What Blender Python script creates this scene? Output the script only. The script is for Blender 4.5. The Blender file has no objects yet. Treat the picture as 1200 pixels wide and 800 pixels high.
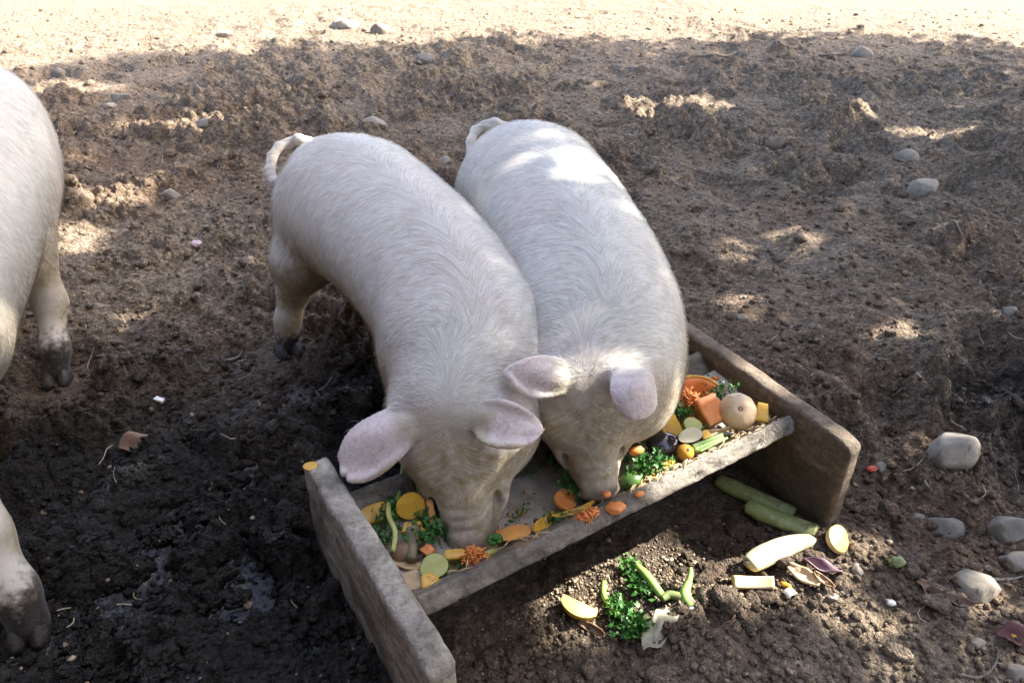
import bpy, math, random
import numpy as np
from mathutils import Vector, Matrix

rnd = random.Random(7)
rng = np.random.default_rng(7)
SC = bpy.context.scene
COL = SC.collection

# ---------------------------------------------------------------- camera, sky, sun, exposure
CAM_H, CAM_PITCH, CAM_F = 1.5, math.radians(34), 930.0      # focal length in pixels of the 1200 px wide photograph
cam_data = bpy.data.cameras.new("camera")
cam_data.sensor_width = 23.5
cam_data.lens = CAM_F / 1200 * 23.5
cam_data.clip_start, cam_data.clip_end = 0.05, 1000
cam_data.dof.use_dof = True
cam_data.dof.focus_distance = 1.95
cam_data.dof.aperture_fstop = 4.5
cam = bpy.data.objects.new("camera", cam_data)
COL.objects.link(cam)
cam.location = (0, 0, CAM_H)
cam.rotation_euler = (math.pi / 2 - CAM_PITCH, 0, 0)
SC.camera = cam

SUN_EL, SUN_AZ = math.radians(41), math.radians(74)          # azimuth clockwise from +Y (straight ahead); 90 = from the right
SUN = Vector((math.sin(SUN_AZ) * math.cos(SUN_EL), math.cos(SUN_AZ) * math.cos(SUN_EL), math.sin(SUN_EL)))
world = bpy.data.worlds.new("World")
SC.world = world
world.use_nodes = True
wt = world.node_tree
sky = wt.nodes.new("ShaderNodeTexSky")
sky.sky_type = "NISHITA"
sky.sun_disc = False
sky.sun_elevation = SUN_EL
sky.sun_rotation = SUN_AZ
sky.air_density, sky.dust_density, sky.ozone_density = 0.6, 3.0, 0.0
wt.links.new(sky.outputs[0], wt.nodes["Background"].inputs[0])
wt.nodes["Background"].inputs[1].default_value = 0.13
sd = bpy.data.lights.new("sun", "SUN")
sd.energy, sd.angle, sd.color = 3.7, math.radians(0.45), (1.0, 0.95, 0.87)
sun = bpy.data.objects.new("sun", sd)
COL.objects.link(sun)
sun.rotation_euler = SUN.to_track_quat("Z", "Y").to_euler()
sun.location = (6, 0, 9)
SC.view_settings.view_transform = "Standard"
SC.view_settings.look = "None"
SC.view_settings.gamma = 1
SC.view_settings.exposure = 2.62
SC.cycles.max_bounces = 6
SC.cycles.diffuse_bounces = 3

# ---------------------------------------------------------------- helpers
def ray(px, py):
    x, y = (px - 600) / CAM_F, -(py - 400) / CAM_F
    c, s = math.cos(CAM_PITCH), math.sin(CAM_PITCH)
    return np.array([x, c + y * s, -s + y * c])

def at(px, py, z=0.0):
    """point of the place at height z that the photograph shows at px, py"""
    d = ray(px, py)
    return np.array([0, 0, CAM_H]) + d * ((z - CAM_H) / d[2])

def tag(o, label, cat=None, group=None, kind=None):
    if label: o["label"] = label
    if cat: o["category"] = cat
    if group: o["group"] = group
    if kind: o["kind"] = kind
    return o

def empty(name, loc, rz=0.0):
    o = bpy.data.objects.new(name, None)
    COL.objects.link(o)
    o.location = loc
    o.rotation_euler = (0, 0, rz)
    o.empty_display_size = 0.1
    return o

def new_mesh(name, V, F, mat=None, smooth=True, attrs=None):
    """V (n,3), F (m,k) array or list of index lists"""
    me = bpy.data.meshes.new(name)
    V = np.asarray(V, dtype=np.float32)
    if isinstance(F, np.ndarray):
        m, k = F.shape
        me.vertices.add(len(V)); me.vertices.foreach_set("co", V.ravel())
        me.loops.add(m * k); me.loops.foreach_set("vertex_index", F.astype(np.int32).ravel())
        me.polygons.add(m)
        me.polygons.foreach_set("loop_start", np.arange(0, m * k, k, dtype=np.int32))
        me.update(calc_edges=True)
    else:
        me.from_pydata([tuple(map(float, v)) for v in V], [], F)
        me.update()
    if smooth:
        me.polygons.foreach_set("use_smooth", np.ones(len(me.polygons), dtype=bool))
    if attrs:
        for an, (typ, arr) in attrs.items():
            a = me.attributes.new(an, typ, "POINT")
            key = {"FLOAT": "value", "FLOAT_VECTOR": "vector", "FLOAT_COLOR": "color"}[typ]
            a.data.foreach_set(key, np.asarray(arr, dtype=np.float32).ravel())
    if mat: me.materials.append(mat)
    return me

def obj(name, me, parent=None, loc=None):
    o = bpy.data.objects.new(name, me)
    COL.objects.link(o)
    if parent: o.parent = parent
    if loc is not None: o.location = loc
    return o

# ---------------------------------------------------------------- noise in numpy
def hsh(ix, iy, seed):
    with np.errstate(over="ignore"):
        n = (ix.astype(np.int64) * 374761393 + iy.astype(np.int64) * 668265263 + seed * 1442695041) & 0xFFFFFFFF
        n = ((n ^ (n >> 13)) * 1274126177) & 0xFFFFFFFF
        n = ((n ^ (n >> 15)) * 2246822519) & 0xFFFFFFFF
        n = n ^ (n >> 16)
    return (n & 0xFFFFFF).astype(np.float64) / 0x1000000

def vnoise(x, y, seed=0):
    ix, iy = np.floor(x), np.floor(y)
    fx, fy = x - ix, y - iy
    ux, uy = fx * fx * fx * (fx * (fx * 6 - 15) + 10), fy * fy * fy * (fy * (fy * 6 - 15) + 10)
    a, b = hsh(ix, iy, seed), hsh(ix + 1, iy, seed)
    c, d = hsh(ix, iy + 1, seed), hsh(ix + 1, iy + 1, seed)
    return (a + (b - a) * ux) * (1 - uy) + (c + (d - c) * ux) * uy - 0.5

def fbm(x, y, octv=4, seed=0, gain=0.5):
    t, a = 0, 1.0
    for i in range(octv):
        t = t + a * vnoise(x * (2 ** i) + 17.3 * i, y * (2 ** i) - 9.1 * i, seed + i)
        a *= gain
    return t

def domes(x, y, s, seed, dens=0.8):
    """crumbs: rounded lumps on a jittered grid of cell s, height about half their radius"""
    wx = x / s + 0.55 * vnoise(x / s * 1.7, y / s * 1.7, seed + 50)
    wy = y / s + 0.55 * vnoise(x / s * 1.7 + 31, y / s * 1.7, seed + 51)
    ix, iy = np.floor(wx), np.floor(wy)
    out = np.zeros_like(wx)
    for dx in (-1, 0, 1):
        for dy in (-1, 0, 1):
            jx, jy = ix + dx, iy + dy
            r1, r2, r3 = hsh(jx, jy, seed), hsh(jx, jy, seed + 1), hsh(jx, jy, seed + 2)
            rad = 0.28 + 0.42 * r3
            d2 = ((wx - jx - r1) ** 2 + (wy - jy - r2) ** 2) / rad ** 2
            on = hsh(jx, jy, seed + 3) < dens
            out = np.maximum(out, np.where(on, np.sqrt(np.clip(1 - d2, 0, 1)) * rad * 0.75, 0))
    return out * s

def n3(P, sc, seed=0):
    """cheap 3-D noise for small pieces"""
    P = np.asarray(P) * sc
    return (vnoise(P[:, 0] + 0.7 * P[:, 2], P[:, 1] - 0.6 * P[:, 2], seed)
            + vnoise(P[:, 1] + 0.8 * P[:, 0] + 40, P[:, 2] + 0.5 * P[:, 0], seed + 7)
            + vnoise(P[:, 2] - 0.7 * P[:, 1] + 80, P[:, 0] + 0.4 * P[:, 1], seed + 13)) * 0.6

# ---------------------------------------------------------------- materials
def mat_new(name):
    m = bpy.data.materials.new(name)
    m.use_nodes = True
    nt = m.node_tree
    return m, nt, nt.nodes["Principled BSDF"]

def nd(nt, typ, **kw):
    n = nt.nodes.new(typ)
    for k, v in kw.items():
        if k.startswith("i_"):
            key = k[2:]
            n.inputs[int(key) if key.isdigit() else key].default_value = v
        else:
            setattr(n, k, v)
    return n

def ramp(nt, fac, stops):
    r = nt.nodes.new("ShaderNodeValToRGB")
    el = r.color_ramp.elements
    while len(el) < len(stops): el.new(0.5)
    for e, (p, c) in zip(el, stops):
        e.position = p
        e.color = (*c, 1) if len(c) == 3 else c
    nt.links.new(fac, r.inputs[0])
    return r.outputs[0]

def mix(nt, fac, a, b, mode="MIX"):
    m = nt.nodes.new("ShaderNodeMix")
    m.data_type = "RGBA"; m.blend_type = mode
    for sock, v in ((m.inputs[0], fac), (m.inputs[6], a), (m.inputs[7], b)):
        if isinstance(v, (int, float)): sock.default_value = v
        elif isinstance(v, tuple): sock.default_value = (*v, 1) if len(v) == 3 else v
        else: nt.links.new(v, sock)
    return m.outputs[2]

def math_n(nt, op, a, b=None, clamp=False):
    m = nt.nodes.new("ShaderNodeMath"); m.operation = op; m.use_clamp = clamp
    for s, v in ((m.inputs[0], a), (m.inputs[1], b)):
        if v is None: continue
        if isinstance(v, (int, float)): s.default_value = v
        else: nt.links.new(v, s)
    return m.outputs[0]

def noise_n(nt, scale, detail=4, rough=0.55, vec=None, out="Fac", dist=0.0):
    n = nd(nt, "ShaderNodeTexNoise")
    n.inputs["Scale"].default_value = scale; n.inputs["Detail"].default_value = detail
    n.inputs["Roughness"].default_value = rough; n.inputs["Distortion"].default_value = dist
    if vec is not None: nt.links.new(vec, n.inputs["Vector"])
    return n.outputs[out]

def obj_co(nt):
    return nt.nodes.new("ShaderNodeTexCoord").outputs["Object"]

def bump_n(nt, h, strength, dist, b, normal=None):
    n = nd(nt, "ShaderNodeBump")
    n.inputs["Strength"].default_value = strength; n.inputs["Distance"].default_value = dist
    nt.links.new(h, n.inputs["Height"])
    if normal is not None: nt.links.new(normal, n.inputs["Normal"])
    if b is not None: nt.links.new(n.outputs[0], b.inputs["Normal"])
    return n.outputs[0]

def food_mat(name, c1, c2, rough=0.45, scale=40, bump=0.15, sss=0.0, spots=None, coat=0.0, dirt=.6):
    m, nt, b = mat_new(name)
    oc = obj_co(nt)
    f = noise_n(nt, scale, 5, 0.6, oc)
    col = ramp(nt, f, [(0.3, c1), (0.7, c2)])
    if dirt:
        f3 = noise_n(nt, 33, 5, 0.7, oc, dist=.7)
        col = mix(nt, ramp(nt, f3, [(0.54, (0, 0, 0)), (0.70, (dirt,) * 3)]), col, (.10, .07, .045))
    if spots:
        f2 = noise_n(nt, scale * 2.3, 3, 0.7, oc)
        col = mix(nt, ramp(nt, f2, [(0.6, (0, 0, 0)), (0.68, (1, 1, 1))]), col, spots)
    nt.links.new(col, b.inputs["Base Color"])
    b.inputs["Roughness"].default_value = rough
    b.inputs["Subsurface Weight"].default_value = sss
    b.inputs["Subsurface Radius"].default_value = (0.01, 0.006, 0.003)
    b.inputs["Coat Weight"].default_value = coat
    bump_n(nt, noise_n(nt, scale * 5, 4, 0.6, oc), bump, 0.002, b)
    return m

# soil: wetness, dryness and warmth come from the ground's own attributes
def soil_material(name, use_attr=True):
    m, nt, b = mat_new(name)
    geo = nt.nodes.new("ShaderNodeNewGeometry")
    pos = geo.outputs["Position"]
    wet = nd(nt, "ShaderNodeAttribute", attribute_name="wet").outputs["Fac"]
    dry = nd(nt, "ShaderNodeAttribute", attribute_name="dry").outputs["Fac"]
    n1 = noise_n(nt, 3.2, 6, 0.62, pos)
    n2 = noise_n(nt, 38, 6, 0.68, pos)
    n3_ = noise_n(nt, 260, 4, 0.7, pos)
    base = ramp(nt, n2, [(0.28, (0.070, 0.050, 0.033)), (0.5, (0.172, 0.126, 0.084)), (0.74, (0.30, 0.228, 0.156))])
    warm = mix(nt, ramp(nt, n1, [(0.42, (0, 0, 0)), (0.62, (1, 1, 1))]), base, mix(nt, 0.72, base, (0.18, 0.112, 0.070)))
    pale = ramp(nt, n2, [(0.25, (0.12, 0.090, 0.060)), (0.55, (0.27, 0.212, 0.15)), (0.8, (0.38, 0.33, 0.275))])
    c = mix(nt, dry, warm, pale)
    mud = ramp(nt, n2, [(0.3, (0.0075, 0.0066, 0.0056)), (0.7, (0.027, 0.0225, 0.018))])
    c = mix(nt, wet, c, mud)
    grit = ramp(nt, n3_, [(0.60, (0, 0, 0)), (0.72, (1, 1, 1))])
    c = mix(nt, math_n(nt, "MULTIPLY", grit, math_n(nt, "SUBTRACT", 0.30, math_n(nt, "MULTIPLY", wet, 0.24), True)), c, (0.36, 0.31, 0.25))
    nt.links.new(c, b.inputs["Base Color"])
    wn = ramp(nt, noise_n(nt, 7, 3, 0.5, pos), [(0.47, (0, 0, 0)), (0.60, (1, 1, 1))])
    r = math_n(nt, "SUBTRACT", 0.95, math_n(nt, "MULTIPLY", math_n(nt, "MULTIPLY", wet, wn), 0.66))
    r = math_n(nt, "SUBTRACT", r, math_n(nt, "MULTIPLY", wet, 0.10), True)
    pud = nd(nt, "ShaderNodeAttribute", attribute_name="puddle").outputs["Fac"]
    r = math_n(nt, "SUBTRACT", r, math_n(nt, "MULTIPLY", pud, 0.8), True)
    r = math_n(nt, "MAXIMUM", r, 0.10)
    nt.links.new(r, b.inputs["Roughness"])
    b.inputs["Specular IOR Level"].default_value = 0.32
    wp = nd(nt, "ShaderNodeVectorMath", operation="ADD")
    nz = nd(nt, "ShaderNodeTexNoise"); nz.inputs["Scale"].default_value = 60; nt.links.new(pos, nz.inputs["Vector"])
    sc_ = nd(nt, "ShaderNodeVectorMath", operation="SCALE"); sc_.inputs["Scale"].default_value = 0.012
    nt.links.new(nz.outputs["Color"], sc_.inputs[0]); nt.links.new(pos, wp.inputs[0]); nt.links.new(sc_.outputs[0], wp.inputs[1])
    hs = [math_n(nt, "MULTIPLY", n2, 0.9)]
    for sc, am in ((48, 0.55), (105, 0.42), (230, 0.22)):
        vo = nd(nt, "ShaderNodeTexVoronoi"); vo.inputs["Scale"].default_value = sc
        nt.links.new(wp.outputs[0], vo.inputs["Vector"])
        hs.append(math_n(nt, "MULTIPLY", math_n(nt, "SUBTRACT", 1.0, vo.outputs["Distance"], True), am))
        if sc == 105: cells = vo.outputs["Color"]
    h = hs[0]
    for q in hs[1:]: h = math_n(nt, "ADD", h, q)
    h = math_n(nt, "MULTIPLY", h, math_n(nt, "SUBTRACT", 1.0, math_n(nt, "MULTIPLY", pud, 0.85), True))
    bump_n(nt, h, 1.0, 0.016, b)
    # crumbs differ a little in tone
    cf = nd(nt, "ShaderNodeSeparateColor"); nt.links.new(cells, cf.inputs[0])
    tone = ramp(nt, cf.outputs[0], [(0.0, (0.62, 0.60, 0.58)), (0.75, (1.05, 1.03, 1.0)), (1.0, (1.6, 1.55, 1.45))])
    c = mix(nt, 1.0, c, tone, "MULTIPLY")
    nt.links.new(c, b.inputs["Base Color"])
    return m

# ---------------------------------------------------------------- signed-distance modelling for the animals
class Field:
    def __init__(self, lo, hi, h):
        self.lo, self.h = np.array(lo, float), h
        self.n = np.ceil((np.array(hi) - self.lo) / h).astype(int) + 1
        self.v = np.full(tuple(self.n), 0.5, dtype=np.float32)

    def _box(self, lo, hi):
        a = np.clip(np.floor((np.array(lo) - self.lo) / self.h).astype(int), 0, self.n)
        b = np.clip(np.ceil((np.array(hi) - self.lo) / self.h).astype(int) + 1, 0, self.n)
        if np.any(b <= a): return None, None
        g = [(self.lo[i] + np.arange(a[i], b[i]) * self.h).astype(np.float32) for i in range(3)]
        X, Y, Z = np.meshgrid(*g, indexing="ij", sparse=True)
        return tuple(slice(a[i], b[i]) for i in range(3)), (X, Y, Z)

    def _add(self, sl, d, k, cut=False):
        v = self.v[sl]
        if cut:
            hh = np.clip(k - np.abs(v + d), 0, None) / k
            self.v[sl] = np.maximum(v, -d) + hh * hh * k * 0.25
        else:
            hh = np.clip(k - np.abs(v - d), 0, None) / k
            self.v[sl] = np.minimum(v, d) - hh * hh * k * 0.25

    def ellipsoid(self, c, axes, r, k=0.02, cut=False):
        """axes: 3x3 rows are unit directions, r the half lengths along them"""
        c = np.array(c, float); R = max(r) + 1.6 * k + 3 * self.h
        sl, g = self._box(c - R, c + R)
        if sl is None: return
        X, Y, Z = (g[0] - c[0], g[1] - c[1], g[2] - c[2])
        k0 = 0; k1 = 0
        for a, rr in zip(axes, r):
            t = (X * a[0] + Y * a[1] + Z * a[2]) / rr
            k0 = k0 + t * t
            k1 = k1 + (t / rr) ** 2
        k0 = np.sqrt(k0); k1 = np.sqrt(k1)
        d = k0 * (k0 - 1) / np.maximum(k1, 1e-6)
        self._add(sl, d.astype(np.float32), k, cut)

    def ball(self, c, r, k=0.02, cut=False):
        self.ellipsoid(c, np.eye(3), (r, r, r), k, cut)

    def cone(self, a, b, ra, rb, k=0.02):
        a, b = np.array(a, float), np.array(b, float)
        R = max(ra, rb) + 1.6 * k + 3 * self.h
        sl, g = self._box(np.minimum(a, b) - R, np.maximum(a, b) + R)
        if sl is None: return
        ab = b - a; L2 = ab @ ab
        X, Y, Z = g[0] - a[0], g[1] - a[1], g[2] - a[2]
        t = np.clip((X * ab[0] + Y * ab[1] + Z * ab[2]) / L2, 0, 1)
        d = np.sqrt((X - t * ab[0]) ** 2 + (Y - t * ab[1]) ** 2 + (Z - t * ab[2]) ** 2) - (ra + (rb - ra) * t)
        self._add(sl, d.astype(np.float32), k)

    def chain(self, pts, k=0.015):
        for (p, r), (q, s) in zip(pts[:-1], pts[1:]):
            self.cone(p, q, r, s, k)

    def mesh(self, relax=2):
        v = self.v
        ins = v < 0
        cnt = np.zeros(tuple(self.n - 1), dtype=np.int8)
        offs = [(i, j, k) for i in (0, 1) for j in (0, 1) for k in (0, 1)]
        sh = self.n - 1
        for o in offs:
            cnt += ins[o[0]:o[0] + sh[0], o[1]:o[1] + sh[1], o[2]:o[2] + sh[2]]
        act = (cnt > 0) & (cnt < 8)
        idx = np.argwhere(act)
        num = np.full(tuple(sh), -1, dtype=np.int32)
        num[act] = np.arange(len(idx))
        cv = np.stack([v[idx[:, 0] + o[0], idx[:, 1] + o[1], idx[:, 2] + o[2]] for o in offs], 1)
        acc = np.zeros((len(idx), 3)); w = np.zeros(len(idx))
        for i in range(8):
            for j in range(i + 1, 8):
                df = np.array(offs[j]) - np.array(offs[i])
                if np.abs(df).sum() != 1: continue
                a, b = cv[:, i], cv[:, j]
                m = (a < 0) != (b < 0)
                t = np.where(m, a / np.where(m, a - b, 1), 0)
                acc += np.where(m[:, None], np.array(offs[i]) + t[:, None] * df, 0)
                w += m
        V = (idx + acc / w[:, None]) * self.h + self.lo
        Fs = []
        for ax in range(3):
            sl0 = [slice(None)] * 3; sl1 = [slice(None)] * 3
            sl0[ax] = slice(0, -1); sl1[ax] = slice(1, None)
            A, B = ins[tuple(sl0)], ins[tuple(sl1)]
            e = np.argwhere(A != B)
            u, w_ = (ax + 1) % 3, (ax + 2) % 3
            ok = (e[:, u] > 0) & (e[:, w_] > 0) & (e[:, u] < sh[u]) & (e[:, w_] < sh[w_])
            e = e[ok]
            def cell(du, dw):
                q = e.copy(); q[:, u] += du; q[:, w_] += dw
                return num[q[:, 0], q[:, 1], q[:, 2]]
            quad = np.stack([cell(-1, -1), cell(0, -1), cell(0, 0), cell(-1, 0)], 1)
            flip = ~A[e[:, 0], e[:, 1], e[:, 2]]
            quad[flip] = quad[flip][:, ::-1]
            Fs.append(quad)
        F = np.concatenate(Fs)
        F = F[(F >= 0).all(1)]
        E = np.concatenate([F[:, [0, 1]], F[:, [1, 2]], F[:, [2, 3]], F[:, [3, 0]]])
        for _ in range(relax):
            s = np.zeros_like(V); c = np.zeros(len(V))
            for q in range(3): s[:, q] = np.bincount(E[:, 0], V[E[:, 1], q], len(V))
            c = np.bincount(E[:, 0], minlength=len(V))
            for q in range(3): s[:, q] += np.bincount(E[:, 1], V[E[:, 0], q], len(V))
            c = c + np.bincount(E[:, 1], minlength=len(V))
            V = 0.5 * V + 0.5 * s / np.maximum(c, 1)[:, None]
        return V, F

def vert_normals(V, F):
    fn = np.cross(V[F[:, 2]] - V[F[:, 0]], V[F[:, 3]] - V[F[:, 1]])
    N = np.zeros_like(V)
    for c in range(4):
        for q in range(3): N[:, q] += np.bincount(F[:, c], fn[:, q], len(V))
    return N / np.maximum(np.linalg.norm(N, axis=1), 1e-9)[:, None]

def unit(v):
    v = np.array(v, float)
    return v / np.linalg.norm(v)

def spline(P, n):
    P = np.asarray(P, float)
    Q = np.vstack([2 * P[0] - P[1], P, 2 * P[-1] - P[-2]])
    out = []
    for i in range(1, len(Q) - 2):
        for t in np.linspace(0, 1, n, endpoint=False):
            out.append(0.5 * (2 * Q[i] + (Q[i + 1] - Q[i - 1]) * t + (2 * Q[i - 1] - 5 * Q[i] + 4 * Q[i + 1] - Q[i + 2]) * t * t
                              + (3 * Q[i] - Q[i - 1] - 3 * Q[i + 1] + Q[i + 2]) * t ** 3))
    out.append(P[-1])
    return np.array(out)
# ---------------------------------------------------------------- the ground: one sheet, fine near the trough, coarse to the horizon
PITS = []          # hoof prints and hollows: x, y, radius, depth
for px, py, r, dp in [(1178, 448, .17, .07), (1190, 570, .12, .05), (385, 345, .12, .06), (392, 385, .10, .05), (395, 225, .10, .03), (805, 168, .08, .035),
                      (905, 176, .09, .04), (270, 300, .07, .03), (75, 470, .12, .04), (120, 530, .14, .04), (60, 590, .13, .045), (40, 745, .10, .03),
                      (200, 610, .12, .04), (160, 690, .12, .04), (300, 560, .12, .04), (270, 700, .1, .035), (350, 470, .1, .035), (1030, 490, .1, .04), (1120, 470, .09, .045),
                      (1150, 410, .1, .05), (1060, 560, .06, .03), (985, 165, .07, .03), (1150, 165, .12, .05), (60, 90, .18, .05), (290, 60, .2, .05),
                      (480, 105, .2, .05), (1010, 205, .1, .04), (1120, 300, .1, .04), (220, 390, .1, .025), (130, 440, .09, .03), (610, 770, .1, .03)]:
    p = at(px, py)
    PITS.append((p[0], p[1], r, dp))

STANDS = [(-.745, 2.17), (-.36, 2.24), (-.29, 1.5), (-.07, 1.6), (-1.44, 2.02), (-1.04, 1.08), (-.15, 2.33), (.2, 2.35), (.3, 1.68)]
# trough frame: origin at the near left corner of the rim, u along the planks, w across towards the camera
RIM = 0.27
TO = at(489, 698, RIM)
TU, TW = np.array([.848, .53, 0]), np.array([.53, -.848, 0])
def tp(u, w, z): return TO * [1, 1, 0] + TU * u + TW * w + np.array([0, 0, z])

def smooth01(t):
    t = np.clip(t, 0, 1)
    return t * t * (3 - 2 * t)

def soil_maps(x, y):
    n = fbm(x * 1.1, y * 1.1, 4, 300)
    wet = smooth01(1.15 - (np.hypot((x + 1.05) / .98, (y - 1.02) / 1.15) + n * 0.55) * 0.8) * 1.2
    wet = np.maximum(wet, 0.9 * smooth01(1.5 - (np.hypot((x + .40) / .45, (y - 1.70) / .5) + n * .5)))
    wet = np.maximum(wet, 0.8 * smooth01(1.25 - (np.hypot((x - 1.65) / .5, (y - 1.78) / .42) + n * .6)))
    wet = np.maximum(wet, 0.45 * smooth01(1.3 - (np.hypot((x - .55) / .5, (y - 1.5) / .35) + n * .5)))
    wet = np.maximum(wet, 0.5 * smooth01(0.5 + 1.6 * n) * smooth01((2.9 - y) / 1.4) * smooth01((0.3 - x) / 1.2))
    dry = smooth01((y - 2.4 + n * 1.6 + 0.12 * x) / 3.0)
    dry = np.maximum(dry, 1.0 * smooth01((x + .22) / .4) * smooth01((1.32 - y) / .4))
    wet = wet * (1 - smooth01((x + .25) / .4) * smooth01((1.12 - y) / .25))
    wet = np.maximum(wet, 0.62 * smooth01(1.5 - (np.hypot((x - .22) / .45, (y - 1.28) / .17) + n * .5)))
    dry = np.maximum(dry, 1.0 * smooth01(1.5 - np.hypot((x + 1.35) / .6, (y - 2.55) / .75) + n * .5))
    dry = np.maximum(dry, 0.45 * smooth01((x - .4) / .5) * smooth01(0.35 + n * 2.0))
    wet = np.clip(wet, 0, 1)
    return wet, np.clip(dry, 0, 1) * (1 - wet)

def ground_h(x, y, want_low=False):
    x = np.asarray(x, float); y = np.asarray(y, float)
    wet, dry = soil_maps(x, y)
    near = np.clip((9 - np.hypot(x, y)) / 4, 0.0, 1)
    h = 0.055 * fbm(x * 1.3, y * 1.3, 3, 11) + 0.030 * fbm(x * 5, y * 5, 3, 12)
    chop = smooth01(0.55 + 1.7 * fbm(x * 2.1, y * 2.1, 3, 60))
    calm = 1 - 0.80 * smooth01((x + .35) / .5) * smooth01((1.34 - y) / .35)     # trampled flat in the near right corner
    calm *= 1 - 0.55 * smooth01(1.35 - np.hypot((x - 1.0) / .9, (y - 2.75) / .9)) # worn mound beyond the trough
    amp = (0.55 + 0.72 * chop) * calm * (1 - 0.15 * dry)
    c = 0.65 * domes(x, y, .19, 21, .5) * chop + 1.0 * domes(x, y, .095, 25, .7) * (.35 + .65 * chop) + 1.0 * domes(x + 3, y, .045, 29, .75)
    c = c + 0.95 * domes(x, y + 5, .021, 33, .8) * near
    rough = 0.015 * fbm(x * 14, y * 14, 4, 70, 0.55) + 0.016 * (0.35 - np.abs(fbm(x * 11, y * 11, 3, 75))) 
    h = h + (c * 0.85 + rough) * amp * (0.5 + 0.5 * near)
    prints = domes(x + 1.7, y - .9, .21, 121, .42) * smooth01(.4 + 2 * vnoise(x * 1.1, y * 1.1, 131)) * calm
    h = h - .62 * prints
    for cx, cy, r, dp in PITS:
        d = np.hypot(x - cx, y - cy) / r + 0.25 * vnoise(x * 9, y * 9, 90)
        h = h - dp * smooth01(1.25 - d) + 0.35 * dp * np.exp(-((d - 1.35) / .3) ** 2)
    # mound beyond the trough's right end, and a level bed for the trough
    h = h + 0.05 * np.exp(-((x - 1.15) ** 2 + (y - 2.6) ** 2) / .35)
    lu = (x - TO[0]) * TU[0] + (y - TO[1]) * TU[1]; lw = (x - TO[0]) * TW[0] + (y - TO[1]) * TW[1]
    bed = smooth01((0.62 - np.abs(lu - .5)) / .12) * smooth01((0.36 - np.abs(lw + .15)) / .12)
    h = h * (1 - 0.65 * bed) - 0.008 * bed
    for cx, cy in STANDS:                            # trodden level under the pigs' feet
        k = smooth01((.17 - np.hypot(x - cx, y - cy)) / .09)
        h = h * (1 - .85 * k) - .012 * k
    # puddled hollows stay level where the mud is wettest
    low = smooth01((wet - .45) / .3) * smooth01((0.004 - h) / 0.016) * smooth01(.5 + 3 * vnoise(x * 2.6, y * 2.6, 95))
    h = h * (1 - .85 * low) + (-0.012) * .85 * low
    if want_low: return low
    return h * near + (1 - near) * 0.05 * fbm(x * .6, y * .6, 3, 11)

ys = [-80, -40, -20, -10, -5, -2.5, -1.2, -.6, -.1, .2, .4]
y = .5
while y < 10:
    ys.append(y); y += 0.00198 * math.sqrt(y * y + 2.25)
while y < 250:
    ys.append(y); y += 0.06 * y
ys = np.array(ys)
ss = np.linspace(-1, 1, 801)
ext = np.array([1.06, 1.2, 1.5, 2, 3, 5, 9, 20, 45])
ss = np.concatenate([-ext[::-1], ss, ext])
wid = 0.72 * np.sqrt(np.maximum(ys, 0.3) ** 2 * .9 + 1.6)
wid = np.where(ys < .3, 3, wid)
GX = ss[None, :] * wid[:, None]; GY = np.repeat(ys[:, None], len(ss), 1)
GZ = ground_h(GX, GY)
wetA, dryA = soil_maps(GX, GY)
ny, nx = GX.shape
ii = np.arange(ny * nx).reshape(ny, nx)
GF = np.stack([ii[:-1, :-1], ii[:-1, 1:], ii[1:, 1:], ii[1:, :-1]], -1).reshape(-1, 4)
SOIL = soil_material("soil")
g = obj("ground", new_mesh("ground", np.stack([GX, GY, GZ], -1).reshape(-1, 3), GF, SOIL,
                           attrs={"wet": ("FLOAT", wetA.ravel()), "dry": ("FLOAT", dryA.ravel()), "puddle": ("FLOAT", ground_h(GX, GY, True).ravel())}))
g["kind"] = "structure"

def gz(x, y): return float(ground_h(np.array([x]), np.array([y]))[0])
def on_ground(px, py):
    """where the ray through that picture point meets the uneven ground"""
    z = 0.0
    for _ in range(4):
        p = at(px, py, z); z = gz(p[0], p[1])
    return at(px, py, z)

# ---------------------------------------------------------------- loose crumbs of soil, chaff and straw: nobody could count them
def ico(level=1):
    import bmesh
    bm = bmesh.new(); bmesh.ops.create_icosphere(bm, subdivisions=level, radius=1)
    V = np.array([v.co[:] for v in bm.verts]); F = np.array([[v.index for v in f.verts] for f in bm.faces]); bm.free()
    return V, F
ICO1, ICO2, ICO3, ICO4 = ico(1), ico(2), ico(3), ico(4)

def scatter_lumps(n, pick, size, flat=.7, base=ICO1, sink=.25, jag=.35):
    """many lumps as one mesh"""
    Vs, Fs, at_ = [], [], []
    b, f = base
    P = pick(n)
    n = len(P)
    S = size(n)
    Z = ground_h(P[:, 0], P[:, 1])
    A = rng.random(n) * 6.283
    sc = np.stack([S * rng.uniform(.7, 1.3, n), S * rng.uniform(.7, 1.3, n), S * flat * rng.uniform(.7, 1.2, n)], 1)
    V = b[None] * (1 + jag * (rng.random((n, len(b), 1)) - .5)) * sc[:, None, :]
    c, s = np.cos(A)[:, None], np.sin(A)[:, None]
    X = V[:, :, 0] * c - V[:, :, 1] * s; Y = V[:, :, 0] * s + V[:, :, 1] * c
    V = np.stack([X + P[:, 0, None], Y + P[:, 1, None], V[:, :, 2] + (Z + sc[:, 2] * (1 - 2 * sink))[:, None]], -1)
    F = (f[None] + (np.arange(n) * len(b))[:, None, None]).reshape(-1, 3)
    w, d = soil_maps(P[:, 0], P[:, 1])
    return V.reshape(-1, 3), F, np.repeat(w, len(b)), np.repeat(d, len(b))

def fan(n, y0=.75, y1=7.5, power=1.0):
    t = rng.random(n) ** power
    y = y0 * (y1 / y0) ** t
    x = (rng.random(n) * 2 - 1) * .72 * np.sqrt(y * y * .9 + 1.6)
    return np.stack([x, y], 1)

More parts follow.
